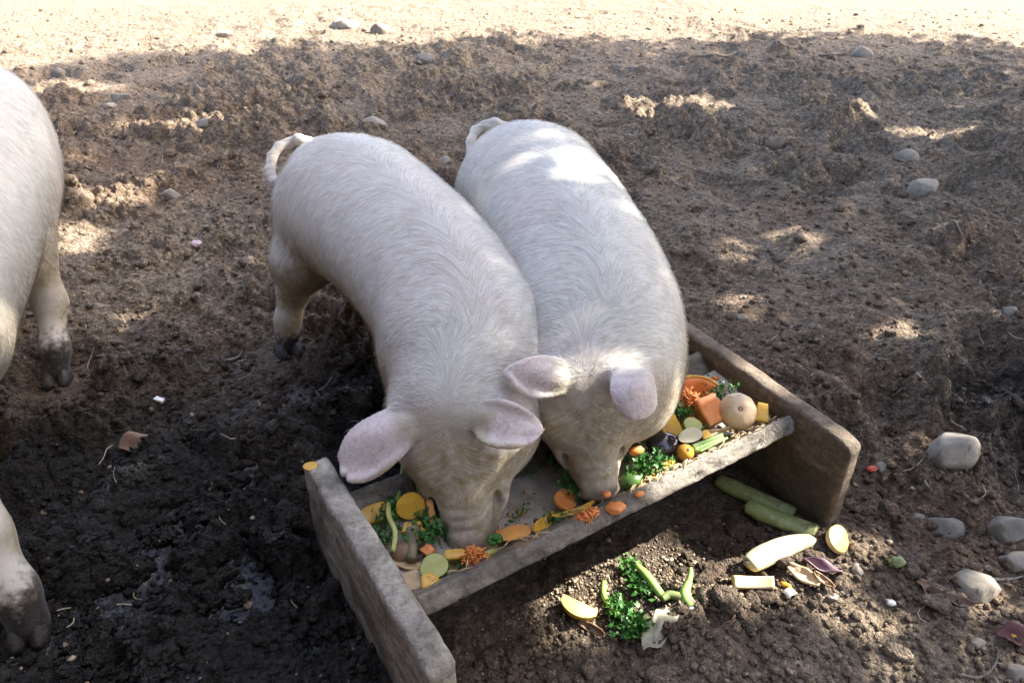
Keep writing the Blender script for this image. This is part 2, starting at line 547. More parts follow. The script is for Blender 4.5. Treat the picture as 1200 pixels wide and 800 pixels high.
def fan_clear(n):
    P = fan(n)
    lu = (P - TO[:2]) @ TU[:2]; lw = (P - TO[:2]) @ TW[:2]
    return P[~((np.abs(lu - .5) < .58) & (lw > -.5) & (lw < .2) & ((np.abs(lu - .5) > .5) | (np.abs(lw + .16) < .17)))]

V, F, w, d = scatter_lumps(22000, fan_clear, lambda n: .0028 + .010 * rng.random(n) ** 3 + 0.0, base=ICO1, jag=.75)
tag(obj("soil_crumbs", new_mesh("soil_crumbs", V, F, SOIL, False, {"wet": ("FLOAT", w), "dry": ("FLOAT", d)})), None, kind="stuff")
V, F, w, d = scatter_lumps(900, fan_clear, lambda n: .010 + .020 * rng.random(n) ** 2, base=ICO2, jag=.75, sink=.42)
tag(obj("soil_clods", new_mesh("soil_clods", V, F, SOIL, True, {"wet": ("FLOAT", w), "dry": ("FLOAT", d)})), None, kind="stuff")

m, nt, b = mat_new("grit")
oi = noise_n(nt, 60, 2, .5, obj_co(nt))
nt.links.new(ramp(nt, oi, [(.35, (.09, .065, .042)), (.5, (.20, .15, .095)), (.65, (.38, .31, .21))]), b.inputs["Base Color"])
b.inputs["Roughness"].default_value = .85
GRIT = m
def grit_pick(n):
    c = np.array([at(px, py)[:2] for px, py in [(700, 690), (660, 700), (740, 680), (790, 690), (840, 690), (610, 730), (690, 670), (780, 660), (720, 720), (880, 700)]])
    P = c[rng.integers(0, len(c), n)] + rng.normal(0, .055, (n, 2))
    lu = (P - TO[:2]) @ TU[:2]; lw = (P - TO[:2]) @ TW[:2]
    return P[(lw > -.05) & (lu > -.0)]
V, F, w, d = scatter_lumps(2300, grit_pick, lambda n: .0016 + .0034 * rng.random(n) ** 2, base=ICO1, jag=.5, sink=.1)
tag(obj("spilt_grain", new_mesh("spilt_grain", V, F, GRIT, False)), None, kind="stuff")
V, F, w, d = scatter_lumps(700, lambda n: fan(n, .8, 8), lambda n: .003 + .007 * rng.random(n) ** 3, base=ICO1, jag=.4, sink=.2)
tag(obj("small_gravel", new_mesh("small_gravel", V, F, GRIT, False)), None, kind="stuff")

# straw: thin bent blades
def straw(n, pick, L, wd):
    P = pick(n); n = len(P)
    A = rng.random(n) * 6.283; l = L * rng.uniform(.4, 1.4, n); k = rng.normal(0, .5, n)
    Z = ground_h(P[:, 0], P[:, 1])
    T = np.linspace(-.5, .5, 4)
    up = rng.normal(0, .22, n)
    V = []
    for t in T:
        a = A + k * t
        cx, cy = P[:, 0] + np.cos(a) * l * t, P[:, 1] + np.sin(a) * l * t
        zz = np.maximum(ground_h(cx, cy), Z + up * l * t) + .004
        for sgn in (-1, 1):
            V.append(np.stack([cx - np.sin(a) * wd * sgn, cy + np.cos(a) * wd * sgn, zz + sgn * .0008], 1))
    V = np.stack(V, 1)
    f = np.array([[0, 1, 3, 2], [2, 3, 5, 4], [4, 5, 7, 6]])
    F = (f[None] + (np.arange(n) * 8)[:, None, None]).reshape(-1, 4)
    return V.reshape(-1, 3), F
m, nt, b = mat_new("straw")
nt.links.new(ramp(nt, noise_n(nt, 9, 2, .5, obj_co(nt)), [(.3, (.16, .12, .075)), (.6, (.42, .34, .22)), (.8, (.6, .55, .45))]), b.inputs["Base Color"])
b.inputs["Roughness"].default_value = .7
STRAW = m
def straw_pick(n):
    P = fan(n, 1.0, 7, .8)
    keep = rng.random(n) < .25 + .75 * smooth01((P[:, 0] - .2) / 1.2) * smooth01((P[:, 1] - 1.2) / 1)
    lu = (P - TO[:2]) @ TU[:2]; lw = (P - TO[:2]) @ TW[:2]
    return P[keep & ~((np.abs(lu - .5) < .62) & (lw > -.55) & (lw < .22))]
V, F = straw(1000, straw_pick, .055, .0011)
tag(obj("straw_bits", new_mesh("straw_bits", V, F, STRAW, True)), None, kind="stuff")
# ---------------------------------------------------------------- the trees at the right, out of the frame, that shade the yard
m, nt, b = mat_new("leaf")
nt.links.new(ramp(nt, noise_n(nt, 1.5, 3, .5, obj_co(nt)), [(.3, (.045, .075, .02)), (.7, (.085, .12, .035))]), b.inputs["Base Color"])
b.inputs["Roughness"].default_value = .55
LEAF = m
m, nt, b = mat_new("bark")
nt.links.new(ramp(nt, noise_n(nt, 9, 6, .65, obj_co(nt)), [(.3, (.06, .045, .035)), (.7, (.17, .14, .11))]), b.inputs["Base Color"])
b.inputs["Roughness"].default_value = .9
bump_n(nt, noise_n(nt, 25, 6, .7, obj_co(nt)), .8, .03, b)
BARK = m
SX, SY = SUN.x / SUN.z, SUN.y / SUN.z
def sunfoot(p):                      # where a point's shadow falls on the plane z = 0.2
    return np.array([p[0] - SX * (p[2] - .2), p[1] - SY * (p[2] - .2)])
EDGE = np.array([at(*q)[:2] for q in [(-260, 120), (0, 92), (120, 72), (250, 60), (400, 46), (650, 40), (830, 46), (900, 33), (1000, 30), (1200, 42), (1400, 44)]])
# gaps in the crowns: a sunlit point of the yard, and the half widths of the patch there
GAPS = [(90, 103, 0, .30, .13, .8), (200, 148, 0, .36, .10, .85), (300, 110, 0, .25, .07, .6), (115, 235, 0, .24, .13, .8), (75, 285, 0, .14, .12, .7), (160, 200, 0, .2, .08, .6), (100, 190, 0, .15, .06, .6),
        (800, 124, 0, .42, .075, .8), (690, 92, 0, .35, .06, .4), (1000, 133, 0, .16, .06, .8), (1080, 152, 0, .30, .055, .9), (1178, 178, 0, .22, .07, .8),
        (1025, 410, 0, .07, .05, .8), (870, 300, 0, .25, .14, .5), (835, 372, 0, .10, .06, .35),
        (660, 192, .64, .16, .17, .62), (712, 208, .60, .08, .07, 1), (360, 168, .6, .07, .05, .8),
        (553, 436, .5, .035, .04, .9), (575, 455, .42, .035, .04, 1), (600, 492, .42, .05, .035, .8), (588, 566, .27, .04, .035, 1),
        (772, 478, .38, .035, .06, 1), (742, 505, .32, .06, .05, 1), (730, 540, .26, .03, .04, .8),
        (850, 520, .27, .10, .05, .45), (775, 560, .27, .06, .03, .7), (890, 485, .26, .06, .05, .6), (870, 430, .29, .12, .05, .45), (990, 545, .2, .05, .06, .8),
        (690, 695, 0, .17, .11, 1), (770, 680, 0, .17, .12, 1), (850, 680, 0, .15, .10, 1), (930, 668, 0, .12, .10, 1), (985, 650, 0, .07, .05, 1),
        (1125, 520, .07, .08, .05, .7), (1050, 520, .03, .05, .04, .8), (1158, 702, .05, .035, .03, .9), (980, 720, 0, .1, .05, .4), (1100, 760, 0, .2, .07, .3),
        (1195, 690, .03, .07, .05, .5), (25, 175, .58, .025, .05, .9), (45, 230, .52, .02, .05, .7), (5, 395, .40, .05, .10, .9), (10, 640, .18, .03, .06, .6)]
GP = np.array([[*sunfoot(at(a, b_, z)), rx, ry, pr] for a, b_, z, rx, ry, pr in GAPS])
TREES = [(6.0, -0.9), (6.4, 2.1), (6.2, 5.0)]
ncl = 8500
gx = rng.uniform(-4.6, 5.6, ncl); gy = rng.uniform(-3.2, 6.6, ncl)
X0 = rng.uniform(4.6, 7.4, ncl)
tt = X0 - gx
cl = np.stack([X0, gy + SY / SX * tt, .2 + tt / SX], 1)
per = 13
Pl = np.repeat(cl, per, 0) + rng.normal(0, 1, (ncl * per, 3)) * np.array([.28, .20, .22])
fx_ = Pl[:, 0] - SX * (Pl[:, 2] - .2); fy_ = Pl[:, 1] - SY * (Pl[:, 2] - .2)
nse = vnoise(fx_ * 6, fy_ * 6, 5) * .5
eg = fy_ - np.interp(fx_, EDGE[:, 0], EDGE[:, 1]) - .3 * vnoise(fx_ * 2.2, fy_ * 2.2, 8) - .3 * vnoise(fx_ * .8, fy_ * .8, 18)
drop = (eg > 0) | (rng.random(len(eg)) < .93 * smooth01((eg + .55) / .55))
for cx, cy, rx, ry, pr in GP:
    q = np.hypot((fx_ - cx) / (rx + .02), (fy_ - cy) / (ry + .02)) + nse
    drop |= (q < 1) & (rng.random(len(q)) < (pr ** .5 if pr < .7 else 1.1))
Pl = Pl[~drop & (Pl[:, 2] > 1.8)]
nl = len(Pl)
d1 = rng.normal(0, 1, (nl, 3)); d1[:, 2] -= .4; d1 /= np.linalg.norm(d1, axis=1)[:, None]
d2 = np.cross(d1, rng.normal(0, 1, (nl, 3))); d2 /= np.linalg.norm(d2, axis=1)[:, None]
d3 = np.cross(d1, d2)
L_ = rng.uniform(.06, .085, (nl, 1)); W_ = L_ * .62
LV = np.stack([Pl - d1 * L_, Pl + d2 * W_ + d3 * .01, Pl + d1 * L_, Pl - d2 * W_ + d3 * .01], 1)
own = np.argmin(np.abs(Pl[:, 1, None] - np.array([t[1] for t in TREES])[None] + .6 * vnoise(Pl[:, 0] * .8, Pl[:, 2] * .8, 3)[:, None]), 1)
def tube_mesh(paths, seg=8):
    """paths: lists of (x, y, z, r); returns V, F (quads) of closed tubes"""
    Vs, Fs, base = [], [], 0
    for pts in paths:
        pts = np.array(pts, float); n = len(pts)
        T = np.gradient(pts[:, :3], axis=0); T /= np.maximum(np.linalg.norm(T, axis=1), 1e-9)[:, None]
        ref = np.array([0, 0, 1.0]) if abs(T[0, 2]) < .9 else np.array([1.0, 0, 0])
        for i in range(n):
            s = unit(np.cross(ref, T[i])); ref = np.cross(T[i], s); u_ = ref
            a = np.linspace(0, 2 * math.pi, seg, endpoint=False)
            Vs.append(pts[i, :3] + pts[i, 3] * (np.cos(a)[:, None] * s + np.sin(a)[:, None] * u_))
        for i in range(n - 1):
            for j in range(seg):
                k = (j + 1) % seg
                Fs.append([base + i * seg + j, base + i * seg + k, base + (i + 1) * seg + k, base + (i + 1) * seg + j])
        Fs.append([base + j for j in range(seg)][::-1]); Fs.append([base + (n - 1) * seg + j for j in range(seg)])
        base += n * seg
    return np.concatenate(Vs), Fs
for k, (tx, ty) in enumerate(TREES):
    t = empty("shade_tree", (tx, ty, 0))
    tag(t, ["broad leafy tree behind the yard's right side, lowest of the row", "tall leafy tree in the middle of the shading row", "leafy tree at the far end of the shading row"][k], "tree", "trees shading the pig yard")
    loc = np.array([tx, ty, 0])
    trunk = [(0, 0, -.2, .30), (.03, .02, .8, .24), (-.05, .05, 2.5, .20), (.06, -.04, 5, .16), (-.04, .05, 8, .10), (0, 0, 11, .04)]
    v, f = tube_mesh([trunk], 14)
    obj("trunk", new_mesh("trunk", v, f, BARK), t)
    limbs = []
    for z in np.linspace(2.2, 10, 16):
        a = rnd.random() * 6.283; ln = rnd.uniform(.9, 1.7)
        limbs.append([(0, 0, z, .07), (math.cos(a) * ln * .5, math.sin(a) * ln * .5, z + .35 * ln, .045), (math.cos(a) * ln, math.sin(a) * ln, z + .6 * ln, .015)])
    v, f = tube_mesh(limbs, 7)
    obj("limbs", new_mesh("limbs", v, f, BARK), t)
    q = LV[own == k] - loc
    obj("crown", new_mesh("crown", q.reshape(-1, 3), np.arange(len(q) * 4).reshape(-1, 4), LEAF, False), t)

# ---------------------------------------------------------------- unseen plank shed, added behind the camera to darken pigs and near ground
m, nt, b = mat_new("shed_wood")
oc = obj_co(nt)
mp = nd(nt, "ShaderNodeMapping"); mp.inputs["Scale"].default_value = (6, 6, .6); nt.links.new(oc, mp.inputs[0])
nt.links.new(ramp(nt, noise_n(nt, 4, 6, .65, mp.outputs[0]), [(.3, (.13, .085, .05)), (.7, (.27, .19, .12))]), b.inputs["Base Color"])
b.inputs["Roughness"].default_value = .85
SHED = m
def box_mesh(lo, hi):
    (x0, y0, z0), (x1, y1, z1) = lo, hi
    V = [(x, y, z) for z in (z0, z1) for x, y in ((x0, y0), (x1, y0), (x1, y1), (x0, y1))]
    return V, [[3, 2, 1, 0], [4, 5, 6, 7], [0, 1, 5, 4], [1, 2, 6, 5], [2, 3, 7, 6], [3, 0, 4, 7]]
sh = tag(empty("added_shed", (0, -1.2, 0)), "unseen brown plank shed added behind the camera to block sky light", "shed")
pm = new_mesh("plank", *box_mesh((-.118, -.014, 0), (.118, .014, 2.7)), SHED, False)
for i in range(22):
    o = obj("plank", pm, sh, (-4.0 + .24 * i, 0, 0)); 
for i in range(14):
    o = obj("plank", pm, sh, (-4.1, .14 + .24 * i, 0)); o.rotation_euler = (0, 0, math.pi / 2)
V, F = box_mesh((-4.5, -.6, 0), (1.3, 1.25, .06))
V = [(x, y, z + 2.72 + .12 * y) for x, y, z in V]
obj("roof", new_mesh("roof", V, F, SHED, False), sh)
for x in (-3.95, 1.2):
    obj("post", new_mesh("post", *box_mesh((x - .07, 1.05, 0), (x + .07, 1.19, 2.84)), SHED, False), sh)
# ---------------------------------------------------------------- pigs
def skin_material(name):
    m, nt, b = mat_new(name)
    A = lambda n: nd(nt, "ShaderNodeAttribute", attribute_name=n).outputs["Fac"]
    fur = nd(nt, "ShaderNodeAttribute", attribute_name="fur").outputs["Vector"]
    dirt, pink, tan, fk = A("dirt"), A("pink"), A("tan"), A("furk")
    earm = A("ear")
    oc = obj_co(nt)
    big = noise_n(nt, 7, 4, .55, oc)
    fine = noise_n(nt, 45, 5, .6, oc)
    streak = noise_n(nt, 1.0, 5, .65, fur)
    base = ramp(nt, big, [(.3, (.56, .525, .44)), (.7, (.67, .635, .545))])
    base = mix(nt, pink, base, (.58, .40, .35))
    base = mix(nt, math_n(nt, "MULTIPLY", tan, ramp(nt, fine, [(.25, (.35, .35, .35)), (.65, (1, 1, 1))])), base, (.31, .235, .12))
    base = mix(nt, math_n(nt, 'MULTIPLY', fk, ramp(nt, streak, [(.34, (.50, .50, .50)), (.52, (0, 0, 0))])), base, (.27, .225, .19))
    base = mix(nt, math_n(nt, 'MULTIPLY', fk, ramp(nt, streak, [(.50, (0, 0, 0)), (.68, (.75, .75, .75))])), base, (.80, .76, .71))
    vein = noise_n(nt, 55, 5, .7, oc, dist=1.2)
    base = mix(nt, math_n(nt, "MULTIPLY", earm, .85), base, ramp(nt, vein, [(.30, (.40, .32, .30)), (.46, (.64, .53, .495)), (.70, (.74, .66, .615))]))
    edge = math_n(nt, "ADD", dirt, math_n(nt, "MULTIPLY", math_n(nt, "SUBTRACT", fine, .5), 1.5))
    base = mix(nt, ramp(nt, edge, [(.26, (0, 0, 0)), (.50, (.55, .55, .55)), (.80, (1, 1, 1))]), base, ramp(nt, fine, [(.3, (.014, .012, .010)), (.7, (.055, .044, .034))]))
    sm = noise_n(nt, 16, 6, .75, oc, dist=1.5)
    base = mix(nt, math_n(nt, "MULTIPLY", ramp(nt, sm, [(.655, (0, 0, 0)), (.72, (.55, .55, .55))]), 1.0), base, (.28, .21, .16))
    nt.links.new(base, b.inputs["Base Color"])
    b.inputs["Roughness"].default_value = .62
    b.inputs["Specular IOR Level"].default_value = .3
    b.inputs["Subsurface Weight"].default_value = .22
    b.inputs["Subsurface Radius"].default_value = (.012, .005, .003)
    b.inputs["Subsurface Scale"].default_value = 1.0
    b.inputs["Sheen Weight"].default_value = .15
    h = math_n(nt, "ADD", math_n(nt, 'MULTIPLY', streak, fk), math_n(nt, "MULTIPLY", noise_n(nt, 130, 4, .6, oc), .5))
    bump_n(nt, h, .55, .006, b)
    return m
SKIN = skin_material("pig_skin")

m, nt, b = mat_new("pig_bristle")
tn = nd(nt, "ShaderNodeAttribute", attribute_name="tint").outputs["Fac"]
nt.links.new(mix(nt, math_n(nt, "MULTIPLY", tn, .95, True), ramp(nt, noise_n(nt, 30, 2, .5, obj_co(nt)), [(.3, (.66, .64, .57)), (.7, (.88, .87, .82))]), (.26, .195, .10)), b.inputs["Base Color"])
b.inputs["Roughness"].default_value = .45
BRISTLE = m
m, nt, b = mat_new("pig_eye"); b.inputs["Base Color"].default_value = (.012, .008, .006, 1); b.inputs["Roughness"].default_value = .12
EYE = m
m, nt, b = mat_new("hoof_mud")
nt.links.new(ramp(nt, noise_n(nt, 50, 5, .6, obj_co(nt)), [(.3, (.012, .011, .010)), (.7, (.05, .042, .034))]), b.inputs["Base Color"])
b.inputs["Roughness"].default_value = .5
bump_n(nt, noise_n(nt, 120, 5, .65, obj_co(nt)), .7, .006, b)
HOOFM = m

def ear_points(base, tip, side, W, cup, bend, n=30, mth=21, curl=0.0, taper=0.0):
    """centres of the small balls that make an ear: a cupped, drooping leaf with a curled edge"""
    base, tip, side = np.array(base), np.array(tip), np.array(side, float)
    L = tip - base; l = np.linalg.norm(L); d = L / l
    side = unit(side - d * (side @ d)); nrm = np.cross(d, side)
    out = []
    for u in np.linspace(0, 1, n):
        prof = W * (0.62 + 1.35 * u - 1.0 * u * u) * (1 - max(0, u - .6) ** 2 / .16 * .86) ** .5 if u < 1 else W * .12
        prof *= 1 - taper * u
        for v in np.linspace(-1, 1, mth):
            hw = prof * .5
            p = base + L * u + side * (v * hw)
            p = p + nrm * (bend * math.sin(math.pi * u * .9) + cup * (1 - v * v) * (1 - .4 * u))
            p = p + nrm * (curl * max(0, v - .55) ** 2 * 4) - nrm * (-curl * .5 * max(0, -v - .6) ** 2 * 4)
            p = p + nrm * .006 * math.sin(5 * u + 3 * v)
            out.append((p, .0062 - .0014 * abs(v)))
    return out

def make_pig(name, label, sec, head, ears, legs, tail, lo, hi, h=.0052, seed=1, ndens=40000, muzzle_mud_shade=1.0, mudtop=.105):
    """sec: x, y, ztop, zbot, half width along the spine from tail to neck; head: dict; legs: lists of (x, y, z, r); all in metres of the place"""
    Fd = Field(lo, hi, h)
    sec = np.array(sec, float)
    S = spline(sec, 8)
    for i in range(len(S)):
        t = unit(S[min(i + 1, len(S) - 1)] - S[max(i - 1, 0)])[:3]
        t = unit([t[0], t[1], (S[min(i + 1, len(S) - 1)][2] - S[max(i - 1, 0)][2]) * .5 / max(np.linalg.norm((S[min(i + 1, len(S) - 1)] - S[max(i - 1, 0)])[:2]), 1e-6)])
        s = unit(np.cross([0, 0, 1], t)); n = np.cross(t, s)
        x, y, zt, zb, hw = S[i]
        hh = (zt - zb) / 2
        Fd.ellipsoid((x, y, (zt + zb) / 2), np.array([t, s, n]), (min(.085, hw * .8), hw, hh), .05)
    for lg in legs:
        Fd.chain([(np.array(p[:3]), p[3]) for p in lg], .04)
    for i, dl, zc, rr in ((1.6, .115, .44, (.13, .085, .16)), (5.4, .110, .40, (.10, .080, .15)), (5.9, .070, .50, (.09, .05, .07))):
        q = S[int(i * 8)]; t = unit([*(S[int(i * 8) + 1] - S[int(i * 8) - 1])[:2], 0]); s = np.cross([0, 0, 1], t)
        for sg in (-1, 1):
            Fd.ellipsoid(np.array([q[0], q[1], zc]) + s * sg * dl, np.array([t, s, [0, 0, 1]]), rr, .06)
    # head
    o = np.array(head["poll"], float); f = unit(np.array(head["nose"], float) - o); Lh = np.linalg.norm(np.array(head["nose"]) - o)
    sv = unit(np.array(head["side"], float) - f * (np.array(head["side"]) @ f))     # towards the animal's left
    n = np.cross(sv, f)
    if n[1] > 0: n = -n
    AX = np.array([f, sv, n]); k = Lh / .31
    H = lambda a, b_, c: o + f * (a * k) + sv * (b_ * k) + n * (c * k)
    def E_(c, r, kk=.03, cut=False): Fd.ellipsoid(H(*c), AX, tuple(q * k for q in r), kk, cut)
    E_((.010, 0, -.085), (.085, .100, .090), .05)
    E_((.075, 0, -.075), (.09, .092, .070), .05)
    Fd.cone(H(.09, 0, -.068), H(.275, 0, -.058), .070 * k, .047 * k, .045)
    Fd.cone(H(.05, 0, -.145), H(.255, 0, -.098), .080 * k, .038 * k, .04)
    for q in (-1, 1):
        E_((.050, q * .092, -.130), (.105, .056, .095), .06)      # jowl
        E_((.102, q * .058, -.036), (.044, .030, .028), .03)      # brow
        E_((.142, q * .074, -.062), (.019, .012, .008), .010, True)  # eye socket
        E_((.165, q * .062, -.090), (.07, .034, .036), .03)       # cheek bone
        E_((.00, q * .098, -.070), (.035, .034, .045), .03)       # ear root
        E_((.215, q * .034, -.085), (.06, .026, .035), .025)      # flews
    E_((.292, 0, -.062), (.015, .056, .043), .012)                # nose disc
    E_((.266, 0, -.026), (.020, .040, .014), .02)
    E_((.252, 0, -.112), (.035, .034, .020), .02)                 # lower lip
    for q in (-1, 1):
        E_((.310, q * .022, -.060), (.016, .010, .013), .008, True)
        E_((.205, q * .066, -.070), (.03, .008, .014), .02, True)
    for z_ in (.205, .228, .250):                                 # wrinkles over the snout
        E_((z_, 0, -.010), (.003, .05, .008), .012, True)
    for er in ears:
        for p, r in ear_points(**er): Fd.ball(p, r, .006)
        Fd.cone(np.array(er["base"]) + unit(H(.02, 0, -.08) - np.array(er["base"])) * .03, np.array(er["base"]) + (np.array(er["tip"]) - er["base"]) * .18, .030, .014, .035)
    Fd.chain([(np.array(p[:3]), p[3]) for p in tail], .012)
    V, F = Fd.mesh(2)
    N = vert_normals(V, F)
    V += N * (.0022 * n3(V, 16, seed) + .0035 * n3(V, 6, seed + 3))[:, None]
    # where each point lies along the spine, for the run of the hair
    C = np.stack([S[:, 0], S[:, 1], (S[:, 2] + S[:, 3]) / 2], 1)
    C = np.vstack([C, o, np.array(head["nose"])])
    step = np.concatenate([[0], np.cumsum(np.linalg.norm(np.diff(C, axis=0), axis=1))])
    near = np.empty(len(V), dtype=int)
    for a in range(0, len(V), 20000):
        near[a:a + 20000] = np.argmin(((V[a:a + 20000, None, :] - C[None]) ** 2).sum(-1), 1)
    tang = np.gradient(C, axis=0); tang /= np.linalg.norm(tang, axis=1)[:, None]
    T = tang[near]
    along = step[near] + ((V - C[near]) * T).sum(1)
    hd = ((V - o) @ f) / Lh                                  # 0 poll .. 1 nose
    inhead = (np.linalg.norm(V - (o + f * Lh * .5), axis=1) < .26) & (hd > -.05)
    cross = np.arctan2(((V - C[near]) * np.cross(T, [0, 0, 1])).sum(1), (V - C[near])[:, 2]) * .2
    ac = np.abs(cross)
    wl = smooth01(ac / .11) * (1 - .8 * inhead)
    lat = np.cross(T, [0, 0, 1]) * np.sign(cross)[:, None]
    lat = lat - N * (lat * N).sum(1)[:, None] + np.array([0, 0, -1.0]) * (1 - np.clip(N[:, 2], 0, 1))[:, None]
    D = -T * (1 - .72 * wl)[:, None] + lat * (.32 + .75 * wl)[:, None]
    D = D - N * (D * N).sum(1)[:, None]
    D /= np.maximum(np.linalg.norm(D, axis=1), 1e-6)[:, None]
    B = np.cross(N, D)
    # fur coordinate: constant along a hair's path, so fast across the hair and slow along it
    cc = np.linspace(0, .7, 400); w_ = smooth01(cc / .11)
    gg = np.concatenate([[0], np.cumsum((1 - .72 * w_[:-1]) / (.32 + .75 * w_[:-1]) * np.diff(cc))])
    psi = along + np.interp(ac, cc, gg)
    fur = np.stack([psi * 210, cross * 26 + along * 5, V[:, 2] * 2], 1)
    zg = ground_h(V[:, 0], V[:, 1])
    zz = V[:, 2] - zg
    pin = np.zeros(len(V)); tan = np.zeros(len(V)); dirt = np.zeros(len(V))
    dirt = np.maximum(dirt, smooth01((mudtop - zz) / (mudtop * .75)) * .98)
    tan = np.maximum(tan, smooth01((.62 - V[:, 2]) / .26) * 1.0 * smooth01((.72 - N[:, 2]) / .6))  # flank tan by height and facing: skin tone plus warm shade painted in
    tan = np.maximum(tan, np.where(inhead, smooth01((hd + .2) / .5) * muzzle_mud_shade, 0))  # head tan: mud stain, with shade of the dimly lit face painted in
    pin = np.maximum(pin, np.where(inhead, smooth01((hd - .90) / .07) * .95, 0))
    tan = np.where(inhead, tan * (1 - .75 * smooth01((hd - .90) / .07)), tan)
    earm = np.zeros(len(V))
    for er in ears:
        b0, t0 = np.array(er["base"]), np.array(er["tip"])
        d0 = t0 - b0; q = np.clip(((V - b0) @ d0) / (d0 @ d0), -.1, 1.1)
        dist = np.linalg.norm(V - (b0 + q[:, None] * d0), axis=1)
        earm = np.maximum(earm, smooth01((.075 - dist) / .02) * smooth01((q - .12) / .2))
    pin = np.maximum(pin, earm * .2); tan *= 1 - earm
    pin = np.maximum(pin, .28 * smooth01(.3 + 1.8 * n3(V, 4, seed + 9)))
    tan = np.maximum(tan, .30 * smooth01(-.25 + 2.6 * n3(V, 5, seed + 21)) * (1 - earm))
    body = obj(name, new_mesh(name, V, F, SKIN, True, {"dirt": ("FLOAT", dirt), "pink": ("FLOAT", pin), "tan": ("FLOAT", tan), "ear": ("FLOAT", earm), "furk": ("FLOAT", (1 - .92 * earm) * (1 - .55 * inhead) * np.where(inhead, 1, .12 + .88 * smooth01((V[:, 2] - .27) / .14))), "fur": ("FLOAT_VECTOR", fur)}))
    tag(body, label, "pig", "pale pigs at the trough")
    # eyes
    for q in (-1, 1):
        bv, bf = ICO2
        e = obj("eye", new_mesh("eye", bv * .0090 + H(.142, q * .069, -.060), bf, EYE), body)
    # hooves: two toes on each leg
    for lg in legs:
        p, q = np.array(lg[-1][:3]), np.array(lg[-2][:3])
        d = unit([lg[-1][0] - sec[0][0] if 0 else (sec[-1][0] - sec[0][0]), sec[-1][1] - sec[0][1], 0]); sd = np.cross([0, 0, 1], d)
        for sg in (-1, 1):
            c = p + sd * (sg * .022) + d * .022
            bv, bf = ICO3
            v = bv.copy()
            taper = 1 - .35 * np.clip(v[:, 2], -1, 1)
            P = c + d * (v[:, 0] * .042 * taper)[:, None] + sd * (v[:, 1] * .021 * taper)[:, None] + np.array([0, 0, 1]) * (v[:, 2] * .026 - .008)[:, None]
            obj("hoof", new_mesh("hoof", P + .003 * n3(P, 40, 3)[:, None], bf, HOOFM), body)
    # bristles
    A = np.linalg.norm(np.cross(V[F[:, 2]] - V[F[:, 0]], V[F[:, 3]] - V[F[:, 1]]), axis=1) * .5
    wgt = A * np.clip((V[F[:, 0], 2] - .12) / .1, 0.02, 1) * np.where(earm[F[:, 0]] > .4, .45, 1) * np.where(inhead[F[:, 0]] & (hd[F[:, 0]] > .88), .05, 1)
    fi = rng.choice(len(F), ndens, p=wgt / wgt.sum())
    u, v_ = rng.random((ndens, 1)), rng.random((ndens, 1))
    q = F[fi]
    lerp = lambda X: (X[q[:, 0]] * (1 - u) + X[q[:, 1]] * u) * (1 - v_) + (X[q[:, 3]] * (1 - u) + X[q[:, 2]] * u) * v_
    P0, NN, DD, BB = lerp(V), lerp(N), lerp(D), lerp(B)
    clump = .8 * n3(P0, 22, seed + 30)[:, None] + rng.normal(0, .10, (ndens, 1))
    DD = DD + BB * clump * .55
    hl = np.where(inhead[q[:, 0]], .009, .022)[:, None] * rng.uniform(.6, 1.3, (ndens, 1))
    hl = np.where(earm[q[:, 0]][:, None] > .3, .008, hl)
    hl = hl * np.clip((P0[:, 2:3] - .10) / .28, .28, 1)
    tailm = (near[q[:, 0]] < 3) & (np.linalg.norm(P0 - np.array(tail[0][:3]), axis=1) < .22) & (((P0 - np.array(tail[0][:3])) @ np.array([T[0][0] * 0 + sec[0][0] - sec[2][0], sec[0][1] - sec[2][1], 0])) > 0)
    hl = np.where(tailm[:, None], .004, hl)
    lift = rng.uniform(.10, .34, (ndens, 1))
    pts = [P0 - NN * .001, P0 + DD * hl * .5 + NN * hl * lift * .8, P0 + DD * hl + NN * hl * lift * .75]
    hc = bpy.data.hair_curves.new("bristles")
    hc.add_curves([3] * ndens)
    hc.attributes["position"].data.foreach_set("vector", np.stack(pts, 1).astype(np.float32).ravel())
    ra = hc.attributes.get("radius") or hc.attributes.new("radius", "FLOAT", "POINT")
    ra.data.foreach_set("value", np.tile(np.array([.00026, .00021, .00005], dtype=np.float32), ndens))
    hc.attributes.new("tint", "FLOAT", "CURVE").data.foreach_set("value", np.clip(np.maximum(lerp(tan[:, None]), lerp(dirt[:, None]) * 1.4)[:, 0], 0, 1.4).astype(np.float32))
    hc.materials.append(BRISTLE)
    hcurve = bpy.data.objects.new("bristles", hc); COL.objects.link(hcurve); hcurve.parent = body
    hcurve["kind"] = "stuff"
    return body

def coil(base, axis, side, r, turns, n=18, grow=0.0, r0=.013, r1=.006):
    base, axis, side = np.array(base, float), unit(axis), unit(side)
    up = np.cross(axis, side); L = np.linalg.norm(np.array(axis))
    out = []
    for i in range(n):
        t = i / (n - 1); a = t * turns * 6.283
        p = base + axis * (grow * t) + side * (math.sin(a) * r) + up * ((1 - math.cos(a)) * r)
        out.append((*p, r0 + (r1 - r0) * t))
    return out

def px3(px, py, z): return tuple(at(px, py, z))

